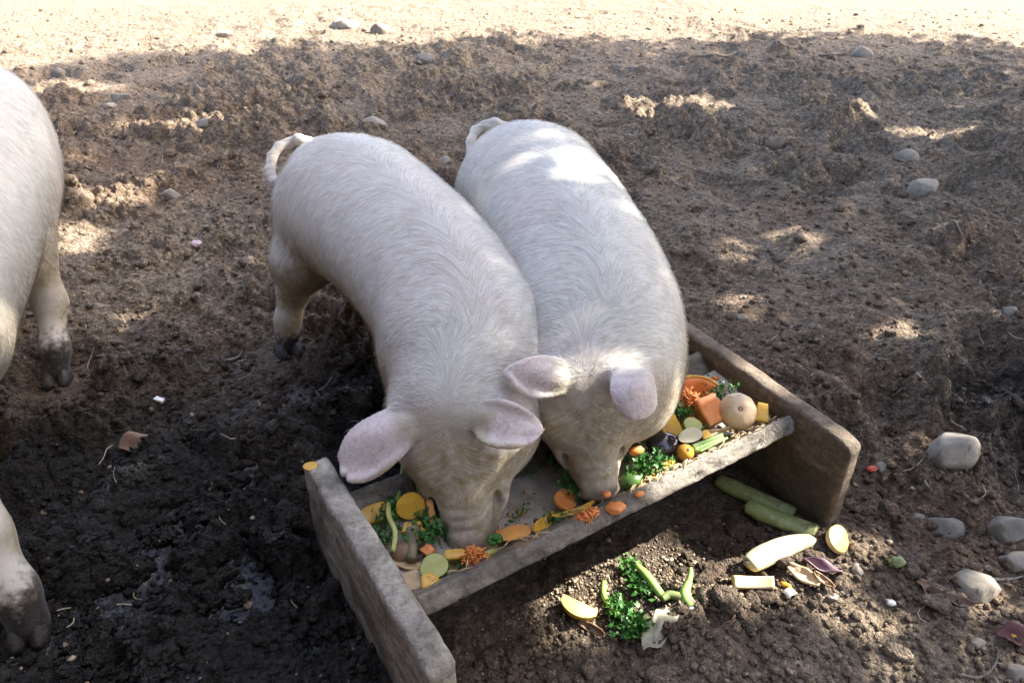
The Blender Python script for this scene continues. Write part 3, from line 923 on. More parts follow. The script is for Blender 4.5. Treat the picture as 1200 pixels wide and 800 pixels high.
# the pig at the left end of the trough
A_sec = [(-.60, 2.47, .575, .36, .11), (-.54, 2.37, .632, .30, .18), (-.455, 2.24, .655, .27, .213), (-.318, 2.03, .65, .285, .200), (-.207, 1.83, .635, .275, .186),
         (-.128, 1.65, .61, .265, .177), (-.095, 1.52, .575, .25, .163), (-.092, 1.43, .53, .23, .147), (-.11, 1.375, .485, .24, .132)]
A_head = dict(poll=px3(526, 482, .45), nose=px3(548, 658, .195), side=(.95, .10, .30))
A_ears = [dict(base=px3(491, 487, .42), tip=px3(408, 552, .30), side=(.1, -.75, -.62), W=.112, cup=.020, bend=.015, curl=.02),
          dict(base=px3(562, 490, .455), tip=px3(631, 503, .43), side=(-.25, -.55, -.75), W=.115, cup=-.014, bend=-.016, curl=-.05, taper=.62)]
ax = unit([.36, -.93, 0]); rt = np.array([-.93, -.36, 0])
A_legs = [[(-.62, 2.30, .44, .125), (-.66, 2.21, .31, .092), (-.712, 2.25, .19, .050), (-.74, 2.215, .09, .037), (-.748, 2.19, .012, .036)],
          [(-.37, 2.36, .44, .12), (-.35, 2.25, .30, .08), (-.37, 2.33, .175, .046), (-.36, 2.27, .08, .036), (-.36, 2.25, .015, .036)],
          [(-.23, 1.60, .38, .085), (-.245, 1.55, .24, .060), (-.24, 1.53, .16, .044), (-.24, 1.52, .08, .036), (-.235, 1.50, .015, .036)],
          [(-.07, 1.62, .38, .09), (-.06, 1.62, .24, .060), (-.07, 1.63, .16, .044), (-.07, 1.63, .08, .036), (-.07, 1.61, .015, .036)]]
tb = np.array([-.63, 2.475, .54])
A_tail = [(*tb, .024), (*px3(362, 168, .60), .019), (*px3(350, 163, .615), .0165), (*px3(338, 168, .60), .016), (*px3(327, 172, .595), .0155), (*px3(319, 184, .575), .015), (*px3(316, 200, .55), .0145), (*px3(321, 213, .53), .012), (*px3(329, 212, .54), .010)]
pigA = make_pig("pig", "white pig feeding at the left end of the trough, one ear drooping outward", A_sec, A_head, A_ears, A_legs, A_tail,
                (-1.0, 1.02, -.04), (.25, 2.68, .76), seed=1)

# the pig beside it
B_sec = [(.015, 2.60, .575, .36, .11), (.045, 2.50, .63, .30, .18), (.075, 2.37, .655, .27, .21), (.125, 2.15, .655, .28, .212), (.168, 1.93, .645, .26, .210),
         (.195, 1.75, .62, .215, .208), (.208, 1.61, .585, .23, .19), (.205, 1.51, .545, .23, .168), (.19, 1.445, .505, .25, .145)]
B_head = dict(poll=px3(684, 447, .48), nose=px3(708, 592, .235), side=(.95, .16, .26))
B_ears = [dict(base=px3(655, 440, .49), tip=px3(592, 437, .525), side=(.1, -.35, -.93), W=.10, cup=.020, bend=.01, curl=.03, taper=.5),
          dict(base=px3(745, 440, .535), tip=px3(737, 488, .485), side=(.85, .05, -.3), W=.112, cup=.018, bend=.020, curl=-.02, taper=.35)]
B_legs = [[(-.07, 2.42, .44, .11), (-.07, 2.34, .30, .075), (-.10, 2.41, .175, .046), (-.10, 2.36, .08, .036), (-.10, 2.34, .015, .036)],
          [(.18, 2.44, .44, .12), (.19, 2.34, .30, .08), (.20, 2.43, .175, .046), (.20, 2.38, .08, .036), (.20, 2.36, .015, .036)],
          [(.08, 1.72, .38, .09), (.08, 1.71, .24, .060), (.08, 1.72, .16, .044), (.08, 1.72, .08, .036), (.08, 1.70, .015, .036)],
          [(.29, 1.72, .38, .10), (.30, 1.70, .24, .062), (.30, 1.71, .16, .044), (.30, 1.71, .08, .036), (.30, 1.69, .015, .036)]]
B_tail = [(.01, 2.60, .54, .024), (*px3(592, 150, .58), .019), (*px3(580, 144, .60), .0165), (*px3(568, 147, .59), .016), (*px3(557, 153, .575), .0155), (*px3(551, 166, .55), .014), (*px3(550, 180, .52), .012)]
pigB = make_pig("pig", "white pig with its darker muddy snout over the trough's near plank", B_sec, B_head, B_ears, B_legs, B_tail,
                (-.32, 1.15, -.04), (.58, 2.80, .77), seed=2, muzzle_mud_shade=1.0)

# the pig walking in at the picture's edge, its head out of the frame
C_sec = [(-1.85, 2.78, 0.725, .42, .13), (-1.80, 2.63, 0.795, .34, .19), (-1.735, 2.44, 0.820, .30, .225), (-1.66, 2.20, 0.815, .27, .225), (-1.59, 1.96, 0.795, .24, .23),
         (-1.52, 1.72, 0.785, .23, .225), (-1.45, 1.50, 0.765, .24, .215), (-1.40, 1.34, 0.710, .28, .18), (-1.37, 1.22, 0.660, .32, .145)]
C_head = dict(poll=(-1.36, 1.12, .62), nose=(-1.33, .86, .40), side=(.95, .25, 0))
C_ears = [dict(base=(-1.45, 1.12, .60), tip=(-1.56, 1.02, .50), side=(.1, -.75, -.62), W=.12, cup=.02, bend=.015, curl=.02),
          dict(base=(-1.28, 1.15, .60), tip=(-1.23, 1.03, .49), side=(-.25, -.55, -.75), W=.118, cup=-.02, bend=-.012, curl=-.03)]
C_legs = [[(-1.88, 2.40, .45, .13), (-1.90, 2.30, .30, .08), (-1.93, 2.38, .175, .048), (-1.93, 2.33, .08, .038), (-1.93, 2.31, .015, .038)],
          [(-1.60, 2.38, .48, .13), (-1.53, 2.22, .34, .085), (-1.475, 2.17, .19, .048), (-1.445, 2.07, .08, .038), (-1.44, 2.03, .015, .038)],
          [(-1.54, 1.52, .42, .10), (-1.56, 1.46, .26, .065), (-1.56, 1.48, .16, .048), (-1.56, 1.48, .08, .038), (-1.56, 1.46, .015, .038)],
          [(-1.36, 1.46, .42, .10), (-1.25, 1.31, .30, .068), (-1.155, 1.20, .18, .050), (-1.085, 1.13, .08, .042), (-1.06, 1.10, .015, .042)]]
C_tail = [(-1.86, 2.80, .62, .022), (-1.89, 2.86, .66, .018), (-1.93, 2.88, .69, .0155), (-1.97, 2.86, .68, .014), (-1.98, 2.83, .64, .011)]
pigC = make_pig("pig", "larger pig walking in at the photo's left edge with muddy black trotters", C_sec, C_head, C_ears, C_legs, C_tail,
                (-2.2, .78, -.04), (-.95, 2.95, .86), h=.007, seed=3, ndens=30000, mudtop=.19)
# ---------------------------------------------------------------- the trough
def slab(l0, l1, n, r=.008, fn=None):
    """rounded, subdivided block between two corners, as V, F; fn moves the points"""
    l0, l1 = np.array(l0, float), np.array(l1, float)
    idx = {}; V = []; F = []
    def vid(i, j, k):
        key = (i, j, k)
        if key not in idx:
            idx[key] = len(V); V.append([i / n[0], j / n[1], k / n[2]])
        return idx[key]
    a, b_, c = n
    for i in range(a):
        for j in range(b_):
            F.append([vid(i, j, 0), vid(i, j + 1, 0), vid(i + 1, j + 1, 0), vid(i + 1, j, 0)])
            F.append([vid(i, j, c), vid(i + 1, j, c), vid(i + 1, j + 1, c), vid(i, j + 1, c)])
    for i in range(a):
        for k in range(c):
            F.append([vid(i, 0, k), vid(i + 1, 0, k), vid(i + 1, 0, k + 1), vid(i, 0, k + 1)])
            F.append([vid(i, b_, k), vid(i, b_, k + 1), vid(i + 1, b_, k + 1), vid(i + 1, b_, k)])
    for j in range(b_):
        for k in range(c):
            F.append([vid(0, j, k), vid(0, j, k + 1), vid(0, j + 1, k + 1), vid(0, j + 1, k)])
            F.append([vid(a, j, k), vid(a, j + 1, k), vid(a, j + 1, k + 1), vid(a, j, k + 1)])
    V = np.array(V) * (l1 - l0) + l0
    # pull end rows of points towards the edge so that the rounding stays tight
    Q = np.clip(V, l0 + r, l1 - r)
    D = V - Q
    ln = np.linalg.norm(D, axis=1)[:, None]
    V = np.where(ln > 1e-9, Q + D / np.maximum(ln, 1e-9) * r, V)
    if fn: V = fn(V)
    return V, np.array(F)

def board_material(name, a, b_, c, wetness=.0, stripe=True):
    m, nt, b = mat_new(name)
    oc = obj_co(nt)
    mp = nd(nt, "ShaderNodeMapping"); mp.inputs["Scale"].default_value = (1.0, 1.0, 5.0) if stripe else (1, 1, 1)
    nt.links.new(oc, mp.inputs[0])
    n1 = noise_n(nt, 9, 6, .65, mp.outputs[0])
    n2 = noise_n(nt, 60, 6, .7, oc)
    n3_ = noise_n(nt, 5, 4, .6, oc, dist=.6)
    col = ramp(nt, n1, [(.3, a), (.55, b_), (.75, c)])
    col = mix(nt, ramp(nt, n2, [(.35, (.6, .6, .6)), (.6, (0, 0, 0))]), col, tuple(x * .35 for x in a))
    mudm = ramp(nt, n3_, [(.50, (0, 0, 0)), (.64, (1, 1, 1))])
    col = mix(nt, math_n(nt, "MULTIPLY", mudm, .75), col, (.05, .038, .026))
    n4 = noise_n(nt, 190, 3, .7, oc)
    col = mix(nt, ramp(nt, n4, [(.63, (0, 0, 0)), (.70, (.7, .7, .7))]), col, (.34, .29, .20))
    nt.links.new(col, b.inputs["Base Color"])
    b.inputs["Roughness"].default_value = .8
    if wetness:
        nt.links.new(ramp(nt, noise_n(nt, 11, 4, .6, oc), [(.4, (.16,) * 3), (.62, (.6,) * 3)]), b.inputs["Roughness"])
    h = math_n(nt, "ADD", n2, math_n(nt, "MULTIPLY", noise_n(nt, 150, 5, .7, oc), .6))
    bump_n(nt, h, .8, .008, b)
    return m
BOARD = board_material("worn_board", (.22, .19, .145), (.46, .41, .33), (.58, .54, .46))
BOARDR = board_material("brown_board", (.10, .068, .042), (.20, .145, .095), (.32, .26, .20))
PLANK = board_material("wet_plank", (.105, .086, .063), (.25, .215, .165), (.38, .335, .27), 1)

trough = empty("feeding_trough", tuple(tp(.5, -.16, 0)), math.atan2(TU[1], TU[0]))
tag(trough, "worn grey V shaped trough of thick planks between two mud stained end boards", "trough")
# in the trough's own frame: x along the planks, y away from the camera (= -w), z up; origin in the middle
def tl(u, w): return u - .5, -(w + .16)
def end_board(u0, u1, mat, seed, zt):
    def fn(V):
        V = V.copy()
        wc = (V[:, 1] + .16) * 0 + V[:, 1]
        top = V[:, 2] > zt - .03
        # worn, slightly sagging top edge and rounded corners
        ends = np.minimum(V[:, 1] - (-.33), .30 - V[:, 1])
        V[:, 2] -= np.where(V[:, 2] > .1, .018 * np.exp(-np.clip(ends, 0, 1) / .022), 0) * (V[:, 2] / zt)
        V[:, 2] += (.007 * fbm(V[:, 1] * 7, V[:, 1] * 0 + seed, 3, seed)) * smooth01((V[:, 2] - .1) / .15)
        V[:, 0] += .004 * n3(V, 9, seed) + .0022 * n3(V, 40, seed + 2)
        V[:, 2] += .0030 * n3(V, 45, seed + 3)
        V[:, 1] += .0035 * n3(V, 30, seed + 4)
        return V
    V, F = slab((u0 - .5, -.33, -.06), (u1 - .5, .30, zt), (6, 64, 36), .012, fn)
    obj("end_board", new_mesh("end_board", V, F, mat), trough)
end_board(-.062, -.006, BOARD, 3, .292)
end_board(1.018, 1.066, BOARDR, 9, .292)

def v_plank(w_top, sgn, length, mat, seed, th=.043):
    """one side of the V: top inner edge at w_top, sloping down to the middle"""
    x0, y0 = tl(0, w_top)
    def fn(V):
        V = V.copy()
        V[:, 1] += .0022 * n3(V, 30, seed) + .0016 * n3(V, 80, seed + 1)
        pit = np.clip(n3(V + 5, 55, seed + 2) - .05, 0, 1)
        V[:, 2] -= np.where(V[:, 2] > -.01, .017 * pit, 0)
        V[:, 2] += np.where(V[:, 2] > -.01, .0035 * fbm(V[:, 0] * 9, V[:, 0] * 0 + seed, 3, seed), 0)
        # lean: plank's z runs along the slope, its y is the thickness
        s = .7071
        y = V[:, 1] * s + V[:, 2] * s; z = -V[:, 1] * s + V[:, 2] * s
        V[:, 1] = y0 - sgn * y; V[:, 2] = RIM + z
        return V
    V, F = slab((-.505, 0, -length), (.517, th, 0), (150, 8, 14), .005, fn)
    if sgn < 0: F = F[:, ::-1]
    obj("side_plank", new_mesh("side_plank", V, F, mat), trough)
v_plank(0, 1, .235, PLANK, 5)
v_plank(-.322, -1, .20, PLANK, 15, .036)

# the wet mash that fills the V
def slop_h(u, w): return .188 + .008 * fbm(u * 9, w * 9, 3, 40) + .05 * smooth01((u - .72) / .3) * smooth01((-w) / .25) + .012 * smooth01((.30 - u) / .2)
uu, ww = np.meshgrid(np.linspace(-.004, 1.016, 150), np.linspace(-.262, -.050, 40), indexing="ij")
zz = slop_h(uu, ww)
lim = np.clip((zz - .27), -1, 0)
wv = np.clip(ww, -.322 - lim - .004, lim + .004)
SV = np.stack([TO[0] + TU[0] * uu + TW[0] * wv, TO[1] + TU[1] * uu + TW[1] * wv, zz], -1).reshape(-1, 3)
ii = np.arange(150 * 40).reshape(150, 40)
SF = np.stack([ii[:-1, :-1], ii[1:, :-1], ii[1:, 1:], ii[:-1, 1:]], -1).reshape(-1, 4)[:, ::-1]
m, nt, b = mat_new("slop")
oc = obj_co(nt)
nt.links.new(ramp(nt, noise_n(nt, 14, 5, .6, oc), [(.3, (.30, .26, .20)), (.5, (.48, .43, .36)), (.7, (.58, .54, .47))]), b.inputs["Base Color"])
nt.links.new(ramp(nt, noise_n(nt, 6, 3, .5, oc), [(.4, (.12,) * 3), (.6, (.45,) * 3)]), b.inputs["Roughness"])
bump_n(nt, noise_n(nt, 50, 4, .6, oc), .25, .004, b)
SLOP = m
tag(obj("wet_mash", new_mesh("wet_mash", SV, SF, SLOP)), None, kind="stuff")
# ---------------------------------------------------------------- small things: scraps of food in and round the trough, stones, leaves
from mathutils import Euler
YEL = food_mat("yellow_flesh", (.62, .33, .025), (.80, .48, .05), .38, 45, .12, .25, coat=.15)
PALEY = food_mat("pale_yellow_flesh", (.72, .50, .15), (.85, .66, .30), .4, 45, .12, .25)
ORA = food_mat("orange_flesh", (.72, .20, .035), (.85, .34, .10), .45, 60, .3, .25)
ORAD = food_mat("orange_rind", (.50, .20, .04), (.70, .34, .07), .5, 30, .15)
GRN = food_mat("green_skin", (.035, .10, .015), (.11, .22, .035), .42, 40, .15)
PALEG = food_mat("pale_green_flesh", (.42, .43, .11), (.56, .55, .19), .4, 60, .12, .25)
STEM = food_mat("green_stem", (.17, .33, .055), (.34, .50, .14), .4, 40, .1, .15)
LEAFG = food_mat("parsley_leaf", (.018, .085, .012), (.06, .19, .025), .5, 60, .1)
DULLG = food_mat("dull_green", (.13, .17, .055), (.24, .27, .10), .5, 40, .3)
ZUC = food_mat("zucchini_skin", (.17, .20, .055), (.36, .38, .14), .5, 55, .25, spots=(.38, .42, .2))
CREAM = food_mat("cream_flesh", (.42, .38, .22), (.58, .53, .34), .5, 40, .3, .2, spots=(.45, .42, .22))
TAN = food_mat("tan_peel", (.46, .31, .15), (.66, .48, .27), .55, 40, .25)
BROWN = food_mat("brown_peel", (.16, .09, .045), (.30, .18, .09), .55, 40, .3)
PURP = food_mat("purple_skin", (.008, .006, .009), (.024, .016, .022), .18, 25, .05, coat=.5)
ONION = food_mat("purple_onion_skin", (.11, .055, .07), (.24, .14, .165), .4, 40, .2)
SQUA = food_mat("squash_skin", (.58, .40, .22), (.70, .52, .32), .42, 14, .1, .1)
OLIVE = food_mat("olive_stump", (.13, .11, .05), (.25, .21, .11), .6, 50, .5)
CABB = food_mat("cabbage_leaf", (.24, .24, .16), (.46, .41, .30), .5, 25, .35, .2)
WHITE = food_mat("white_shell", (.70, .68, .64), (.82, .80, .77), .45, 40, .15)
PINKW = food_mat("pink_scrap", (.62, .35, .38), (.80, .66, .66), .5, 120, .3)
RED = food_mat("red_skin", (.45, .05, .025), (.6, .10, .05), .3, 40, .05)
DRYL = food_mat("dry_leaf", (.20, .12, .075), (.36, .24, .17), .7, 60, .5)
MAROON = food_mat("maroon_leaf", (.10, .035, .035), (.22, .09, .08), .6, 50, .4)
TWIGM = food_mat("twig_bark", (.14, .11, .085), (.30, .26, .20), .8, 60, .5)

def rotm(e): return np.array(Euler(e).to_matrix())
def piece(name, V, F, mat, parent=None):
    me = new_mesh(name, V, F if isinstance(F, np.ndarray) else [list(map(int, f)) for f in F], mat)
    return obj(name, me, parent)
USED = set()
def scrap(name, label, cat, px, py, z, parts, rz=0, rx=0, ry=0, group=None, ground=False):
    """parts: list of (part name, V, F, material), in the scrap's own frame with z up; one part makes a single mesh"""
    assert label not in USED, label
    USED.add(label)
    p = on_ground(px, py) + np.array([0, 0, z]) if ground else at(px, py, z)
    if len(parts) == 1:
        o = piece(name, parts[0][1], parts[0][2], parts[0][3])
    else:
        o = empty(name, (0, 0, 0))
        for pn, V, F, m_ in parts: piece(pn, V, F, m_, o)
    o.location = p; o.rotation_euler = (rx, ry, rz); o.scale = ((1.3 if ground else GROW),) * 3
    tag(o, label, cat, group)
    return o
GROW = 1.38
def s_at(px, py, z): 
    d = ray(px, py); return (z - CAM_H) / d[2] / CAM_F      # metres per photo pixel there

def sheet2(V, nu, nv):
    ii = np.arange(nu * nv).reshape(nu, nv)
    return np.stack([ii[:-1, :-1], ii[1:, :-1], ii[1:, 1:], ii[:-1, 1:]], -1).reshape(-1, 4)
def shell(fn, nu=14, nv=10, th=.002):
    """a curved skin with thickness: fn(u, v) in -1..1 -> point; closed"""
    u, v = np.meshgrid(np.linspace(-1, 1, nu), np.linspace(-1, 1, nv), indexing="ij")
    P = fn(u, v)
    P = np.stack(np.broadcast_arrays(*P), -1)
    du = np.gradient(P, axis=0); dv = np.gradient(P, axis=1)
    N = np.cross(du, dv); N /= np.maximum(np.linalg.norm(N, axis=2), 1e-9)[..., None]
    A = (P + N * th / 2).reshape(-1, 3); B = (P - N * th / 2).reshape(-1, 3)
    F1 = sheet2(A, nu, nv); n = nu * nv
    F = [list(f) for f in F1] + [list(f[::-1] + n) for f in F1]
    ii = np.arange(n).reshape(nu, nv)
    rim = list(ii[:, 0]) + list(ii[-1, 1:]) + list(ii[::-1, -1][1:]) + list(ii[0, ::-1][1:-1])
    for a, b_ in zip(rim, rim[1:] + rim[:1]): F.append([b_, a, a + n, b_ + n])
    return np.concatenate([A, B]), F
def disc(r, th, seed=0, oval=1.0, dome=.0, n=28):
    """a slice: returns face part (top and bottom) and rind part"""
    a = np.linspace(0, 2 * math.pi, n, endpoint=False)
    rr = r * (1 + .06 * np.sin(2 * a + seed) + .04 * np.sin(3 * a + seed * 2.1))
    ring = lambda k, z: np.stack([rr * k * np.cos(a), rr * k * np.sin(a) * oval, np.full(n, z)], 1)
    top = [ring(.97, th / 2), ring(.7, th / 2 + dome * .5), ring(.35, th / 2 + dome)]
    V = np.vstack(top + [[[0, 0, th / 2 + dome]]] + [ring(.97, -th / 2), [[0, 0, -th / 2]]])
    F = []
    for k in range(2):
        for i in range(n): j = (i + 1) % n; F.append([k * n + i, k * n + j, (k + 1) * n + j, (k + 1) * n + i])
    for i in range(n): j = (i + 1) % n; F.append([2 * n + i, 2 * n + j, 3 * n]); F.append([3 * n + 1 + j, 3 * n + 1 + i, 4 * n + 1])
    R = np.vstack([ring(.972, th / 2), ring(1.03, th * .25), ring(1.03, -th * .25), ring(.972, -th / 2)])
    G = [[k * n + i, k * n + (i + 1) % n, (k + 1) * n + (i + 1) % n, (k + 1) * n + i][::-1] for k in range(3) for i in range(n)]
    V[:, 2] += .0012 * n3(V + seed, 90, seed)
    return (V, F), (R, G)
def chunk(lx, ly, lz, seed=0, r=.2, n=8, amp=.36, shear=0.0, taper=0.0):
    """a hand-cut piece: block with uneven faces"""
    l = np.array([lx, ly, lz]) / 2
    def fn(V):
        V = V.copy()
        w = V / l
        V[:, 0] *= 1 - taper * (w[:, 1] * .5 + .5); V[:, 2] *= 1 - taper * .6 * (w[:, 0] * .5 + .5)
        V[:, 0] += shear * V[:, 1]
        return V + amp * min(l) * np.stack([n3(w + seed, 1.3, seed), n3(w + seed, 1.3, seed + 5), n3(w + seed, 1.5, seed + 9)], 1)
    return slab(-l, l, (n, n, max(3, n - 2)), min(l) * r, fn)
def blob(r, sc=(1, 1, 1), seed=0, amp=.08, freq=1.6, base=None):
    b_, f = base or ICO3
    V = b_ * (1 + amp * n3(b_ + seed, freq, seed))[:, None] * np.array(sc) * r
    return V, f
def stalk(pts, seg=10, seed=0, amp=.0, u_shape=0.0):
    pts = np.array(pts, float)
    P = spline(pts[:, :3], 6); R = np.interp(np.linspace(0, 1, len(P)), np.linspace(0, 1, len(pts)), pts[:, 3])
    V, F = tube_mesh([np.column_stack([P, R])], seg)
    if amp: V = V + amp * np.stack([n3(V, 60, seed), n3(V, 60, seed + 1), n3(V, 60, seed + 2)], 1)
    return V, F
def frills(centres, n, spread, size, seed, flat=.6):
    """many small lobed leaflets round the given centres"""
    rg = np.random.default_rng(seed)
    C = np.array(centres, float)
    P = C[rg.integers(0, len(C), n)] + rg.normal(0, spread, (n, 3)) * [1, 1, flat]
    P[:, 2] = np.abs(P[:, 2])
    d = rg.normal(0, 1, (n, 3)); d[:, 2] = np.abs(d[:, 2]) * .6; d /= np.linalg.norm(d, axis=1)[:, None]
    s = np.cross(d, rg.normal(0, 1, (n, 3))); s /= np.linalg.norm(s, axis=1)[:, None]
    q = np.cross(d, s)
    L = size * rg.uniform(.6, 1.3, (n, 1))
    V = np.stack([P, P + d * L * .45 + s * L * .55 + q * L * .15, P + d * L * .7 + s * L * .12, P + d * L * 1.15 + q * L * .2, P + d * L * .7 - s * L * .12, P + d * L * .45 - s * L * .55 + q * L * .15], 1)
    f = np.array([[0, 1, 2, 4], [2, 3, 4, 4]]); F = []
    for i in range(n):
        o = i * 6; F += [[o, o + 1, o + 2], [o, o + 2, o + 4], [o + 2, o + 3, o + 4], [o, o + 4, o + 5]]
    return V.reshape(-1, 3), np.array(F)
def parsley(scale, seed, n=140, stems=3):
    rg = np.random.default_rng(seed)
    paths, tips = [], []
    for i in range(stems):
        a = rg.uniform(0, 6.28); l = scale * rg.uniform(.5, .9)
        tip = np.array([math.cos(a) * l, math.sin(a) * l, scale * .35]); tips.append(tip)
        tips.append(tip * .6)
        paths.append([(0, 0, 0, .0016), (*(tip * .5 + [0, 0, scale * .15]), .0014), (*tip, .0008)])
    v, f = tube_mesh(paths, 6)
    V, F = frills(tips + [np.array([0, 0, scale * .2])], n, scale * .33, scale * .26, seed)
    return [("stem", v, f, STEM), ("leaves", V, F, LEAFG)]
def broccoli(scale, seed, stem=True):
    rg = np.random.default_rng(seed)
    Vs, Fs, b0 = [], [], 0
    for i in range(16):
        v, f = blob(scale * .3 * rg.uniform(.7, 1.2), (1, 1, .9), seed + i, .35, 4, ICO2)
        d = rg.normal(0, 1, 3); d[2] = abs(d[2]); d = d / np.linalg.norm(d) * scale * .5
        Vs.append(v + d + [0, 0, scale * .25]); Fs.append(f + b0); b0 += len(v)
    v, f = stalk([(0, 0, -scale * .6, scale * .22), (0, 0, 0, scale * .2), (0, 0, scale * .3, scale * .3)], 9)
    return [("florets", np.concatenate(Vs), np.concatenate(Fs), LEAFG), ("stalk", v, f, PALEG)]
def pulp(lx, ly, lz, n, seed, w=.0017):
    """grated shreds heaped together, as one mesh"""
    rg = np.random.default_rng(seed)
    paths = []
    for i in range(n):
        c = rg.normal(0, .38, 3) * [lx, ly, 0]
        c[2] = lz * max(0, 1 - (c[0] / lx) ** 2 * 1.5 - (c[1] / ly) ** 2 * 1.5) * rg.uniform(.2, 1)
        d = rg.normal(0, 1, 3); d[2] *= .5; d = d / np.linalg.norm(d) * rg.uniform(.004, .011); k = rg.normal(0, .003, 3)
        paths.append([(*(c - d), w * .7), (*(c + k), w), (*(c + d), w * .6)])
    return tube_mesh(paths, 5)
def spear(L, r, seed, bend=.1, taper=.75, flat=.7):
    V, F = stalk([(-L / 2, 0, 0, r * .25), (-L * .485, 0, 0, r * .8), (-L * .3, L * bend * .25, 0, r), (0, L * bend * .4, 0, r), (L * .3, L * bend * .25, 0, r * (1 + taper) / 2), (L * .47, 0, 0, r * taper), (L / 2, 0, 0, r * taper * .6)], 14, seed)
    V = V * [1, 1, flat] + [0, 0, 0]
    return V + .0018 * np.stack([n3(V, 45, seed), n3(V, 45, seed + 3), n3(V, 30, seed + 5)], 1), F
def peel(lx, ly, curl, seed, tw=0.0, th=.0022, pt=.0):
    """a curved paring, pointed by pt"""
    return shell(lambda u, v: (u * lx / 2, v * ly / 2 * (1 - pt * u ** 2) + tw * lx * .2 * u ** 2, curl * (v ** 2 * ly * .5 + .35 * u ** 2 * lx * .5) + .0015 * np.sin(7 * u + seed) * np.cos(5 * v + seed)), 16, 9, th)
def two(d, face, rind): return [("flesh", *d[0], face), ("rind", *d[1], rind)]

# ---- left end of the trough
Z = .215
scrap("squash_chunk", "square yellow chunk in the trough's far left corner below the drooping ear", "squash", 437, 603, Z + .005, [("squash_chunk", *chunk(.040, .028, .022, 1), YEL)], .35, .5)
scrap("squash_slice", "big round yellow slice with a bitten edge, left of the feeding pig's snout", "squash", 482, 593, Z + .022, two(disc(.0225, .008, 2), YEL, ORAD), .2, .75, -.25)
scrap("green_stem", "thick straight green stem standing up against the trough's far plank", "stem", 468, 580, Z + .012, [("green_stem", *stalk([(-.002, -.040, -.01, .0052), (0, 0, .008, .0050), (.006, .045, .03, .0044)], 8), STEM)], .0, 0)
scrap("green_stem", "pale curved stem lying across the parsley near the left end board", "stem", 460, 615, Z + .022, [("green_stem", *stalk([(-.010, .046, 0, .0042), (-.006, .012, .006, .0042), (.006, -.020, .006, .0040), (.004, -.050, -.002, .0036)], 8), PALEG)], .05)
scrap("green_stem", "short green stem behind the round yellow slice", "stem", 492, 583, Z + .012, [("green_stem", *stalk([(.0, .026, .018, .0042), (.002, 0, .006, .0046), (.006, -.025, -.004, .0040)], 8), STEM)], .2)
scrap("parsley", "dark parsley sprig under the pale curved stem", "parsley", 454, 608, Z, parsley(.030, 11, 190), .3)
scrap("parsley", "curly parsley against the left side of the feeding pig's snout", "parsley", 511, 628, Z + .004, parsley(.034, 12, 230), 1.3)
scrap("parsley", "parsley tuft just above the small yellow wedge in the left pile", "parsley", 494, 609, Z + .006, parsley(.023, 13, 130, 2), 2.2)
scrap("parsley", "sparse dark green tuft beside the bluish wet corner", "parsley", 447, 629, Z - .006, parsley(.022, 14, 100, 2), .8)
scrap("squash_chunk", "small yellow wedge lying between two parsley tufts", "squash", 484, 619, Z + .014, [("squash_chunk", *chunk(.036, .018, .014, 3, taper=.3), YEL)], .1, .3)
scrap("squash_strip", "narrow upright orange yellow strip touching the pig's snout", "squash", 506, 603, Z + .020, [("squash_strip", *chunk(.011, .046, .012, 4), ORAD)], .25, .55)
scrap("stalk_stump", "olive brown knobbly stalk stump near the cucumber slice", "broccoli", 483, 638, Z + .006, [("stump", *stalk([(0, -.028, -.004, .009), (0, 0, 0, .0095), (0, .018, .006, .013), (0, .026, .010, .010)], 10, 3, .004), OLIVE)], .05)
scrap("eggplant_piece", "dull dark brown piece beside the stalk stump", "eggplant", 473, 646, Z - .004, [("eggplant_piece", *blob(.021, (1, .85, .6), 4, .2), BROWN)], .3)
scrap("carrot_piece", "orange carrot bit above the cucumber slice", "carrot", 502, 645, Z + .006, [("carrot_piece", *chunk(.024, .015, .013, 6, taper=.4), ORA)], -.7, .3)
scrap("cucumber_slice", "round pale cucumber slice with a dark green rim", "cucumber", 509, 664, Z + .008, two(disc(.0205, .008, 7), PALEG, GRN), 0, .42, -.1)
scrap("tan_peel", "long tan peel pointing at the left end board's inner face", "peel", 478, 662, Z - .010, [("tan_peel", *peel(.066, .016, .3, 1, pt=.5), TAN)], -.25)
scrap("tan_peel", "flat tan peel lying right of the cucumber slice", "peel", 532, 664, Z - .012, [("tan_peel", *peel(.060, .026, .2, 2, pt=.5), TAN)], .55)
scrap("tan_peel", "broad tan peel in the near left corner under the orange wedge", "peel", 487, 681, Z - .012, [("tan_peel", *peel(.050, .036, .25, 3, pt=.4), TAN)], .3)
scrap("squash_chunk", "orange yellow wedge leaning on the near plank's left end", "squash", 502, 680, Z + .010, [("squash_chunk", *chunk(.032, .020, .014, 8, taper=.5), YEL)], .6, .35)
scrap("squash_chunk", "yellow chunk poking out under the left pig's nose", "squash", 533, 650, Z + .012, [("squash_chunk", *chunk(.036, .016, .012, 9, taper=.3), YEL)], .1, .3)
scrap("carrot_pulp", "bright orange grated carrot heap right under the left pig's nose", "carrot", 558, 653, Z + .008, [("carrot_pulp", *pulp(.024, .014, .014, 120, 20), ORA)], .1)
scrap("broccoli_floret", "small green floret beside the left pig's nose", "broccoli", 580, 637, Z + .012, broccoli(.017, 30), .3, -.4)
scrap("green_stem", "pale green stem tip sticking from under the orange carrot heap", "stem", 572, 650, Z + .004, [("green_stem", *stalk([(-.014, -.012, 0, .005), (0, 0, .003, .005), (.012, .010, 0, .004)], 8), PALEG)], 0)
scrap("parsley", "dark scrap of parsley between carrot heap and cucumber slice", "parsley", 545, 661, Z - .006, parsley(.020, 15, 90, 2), .8)
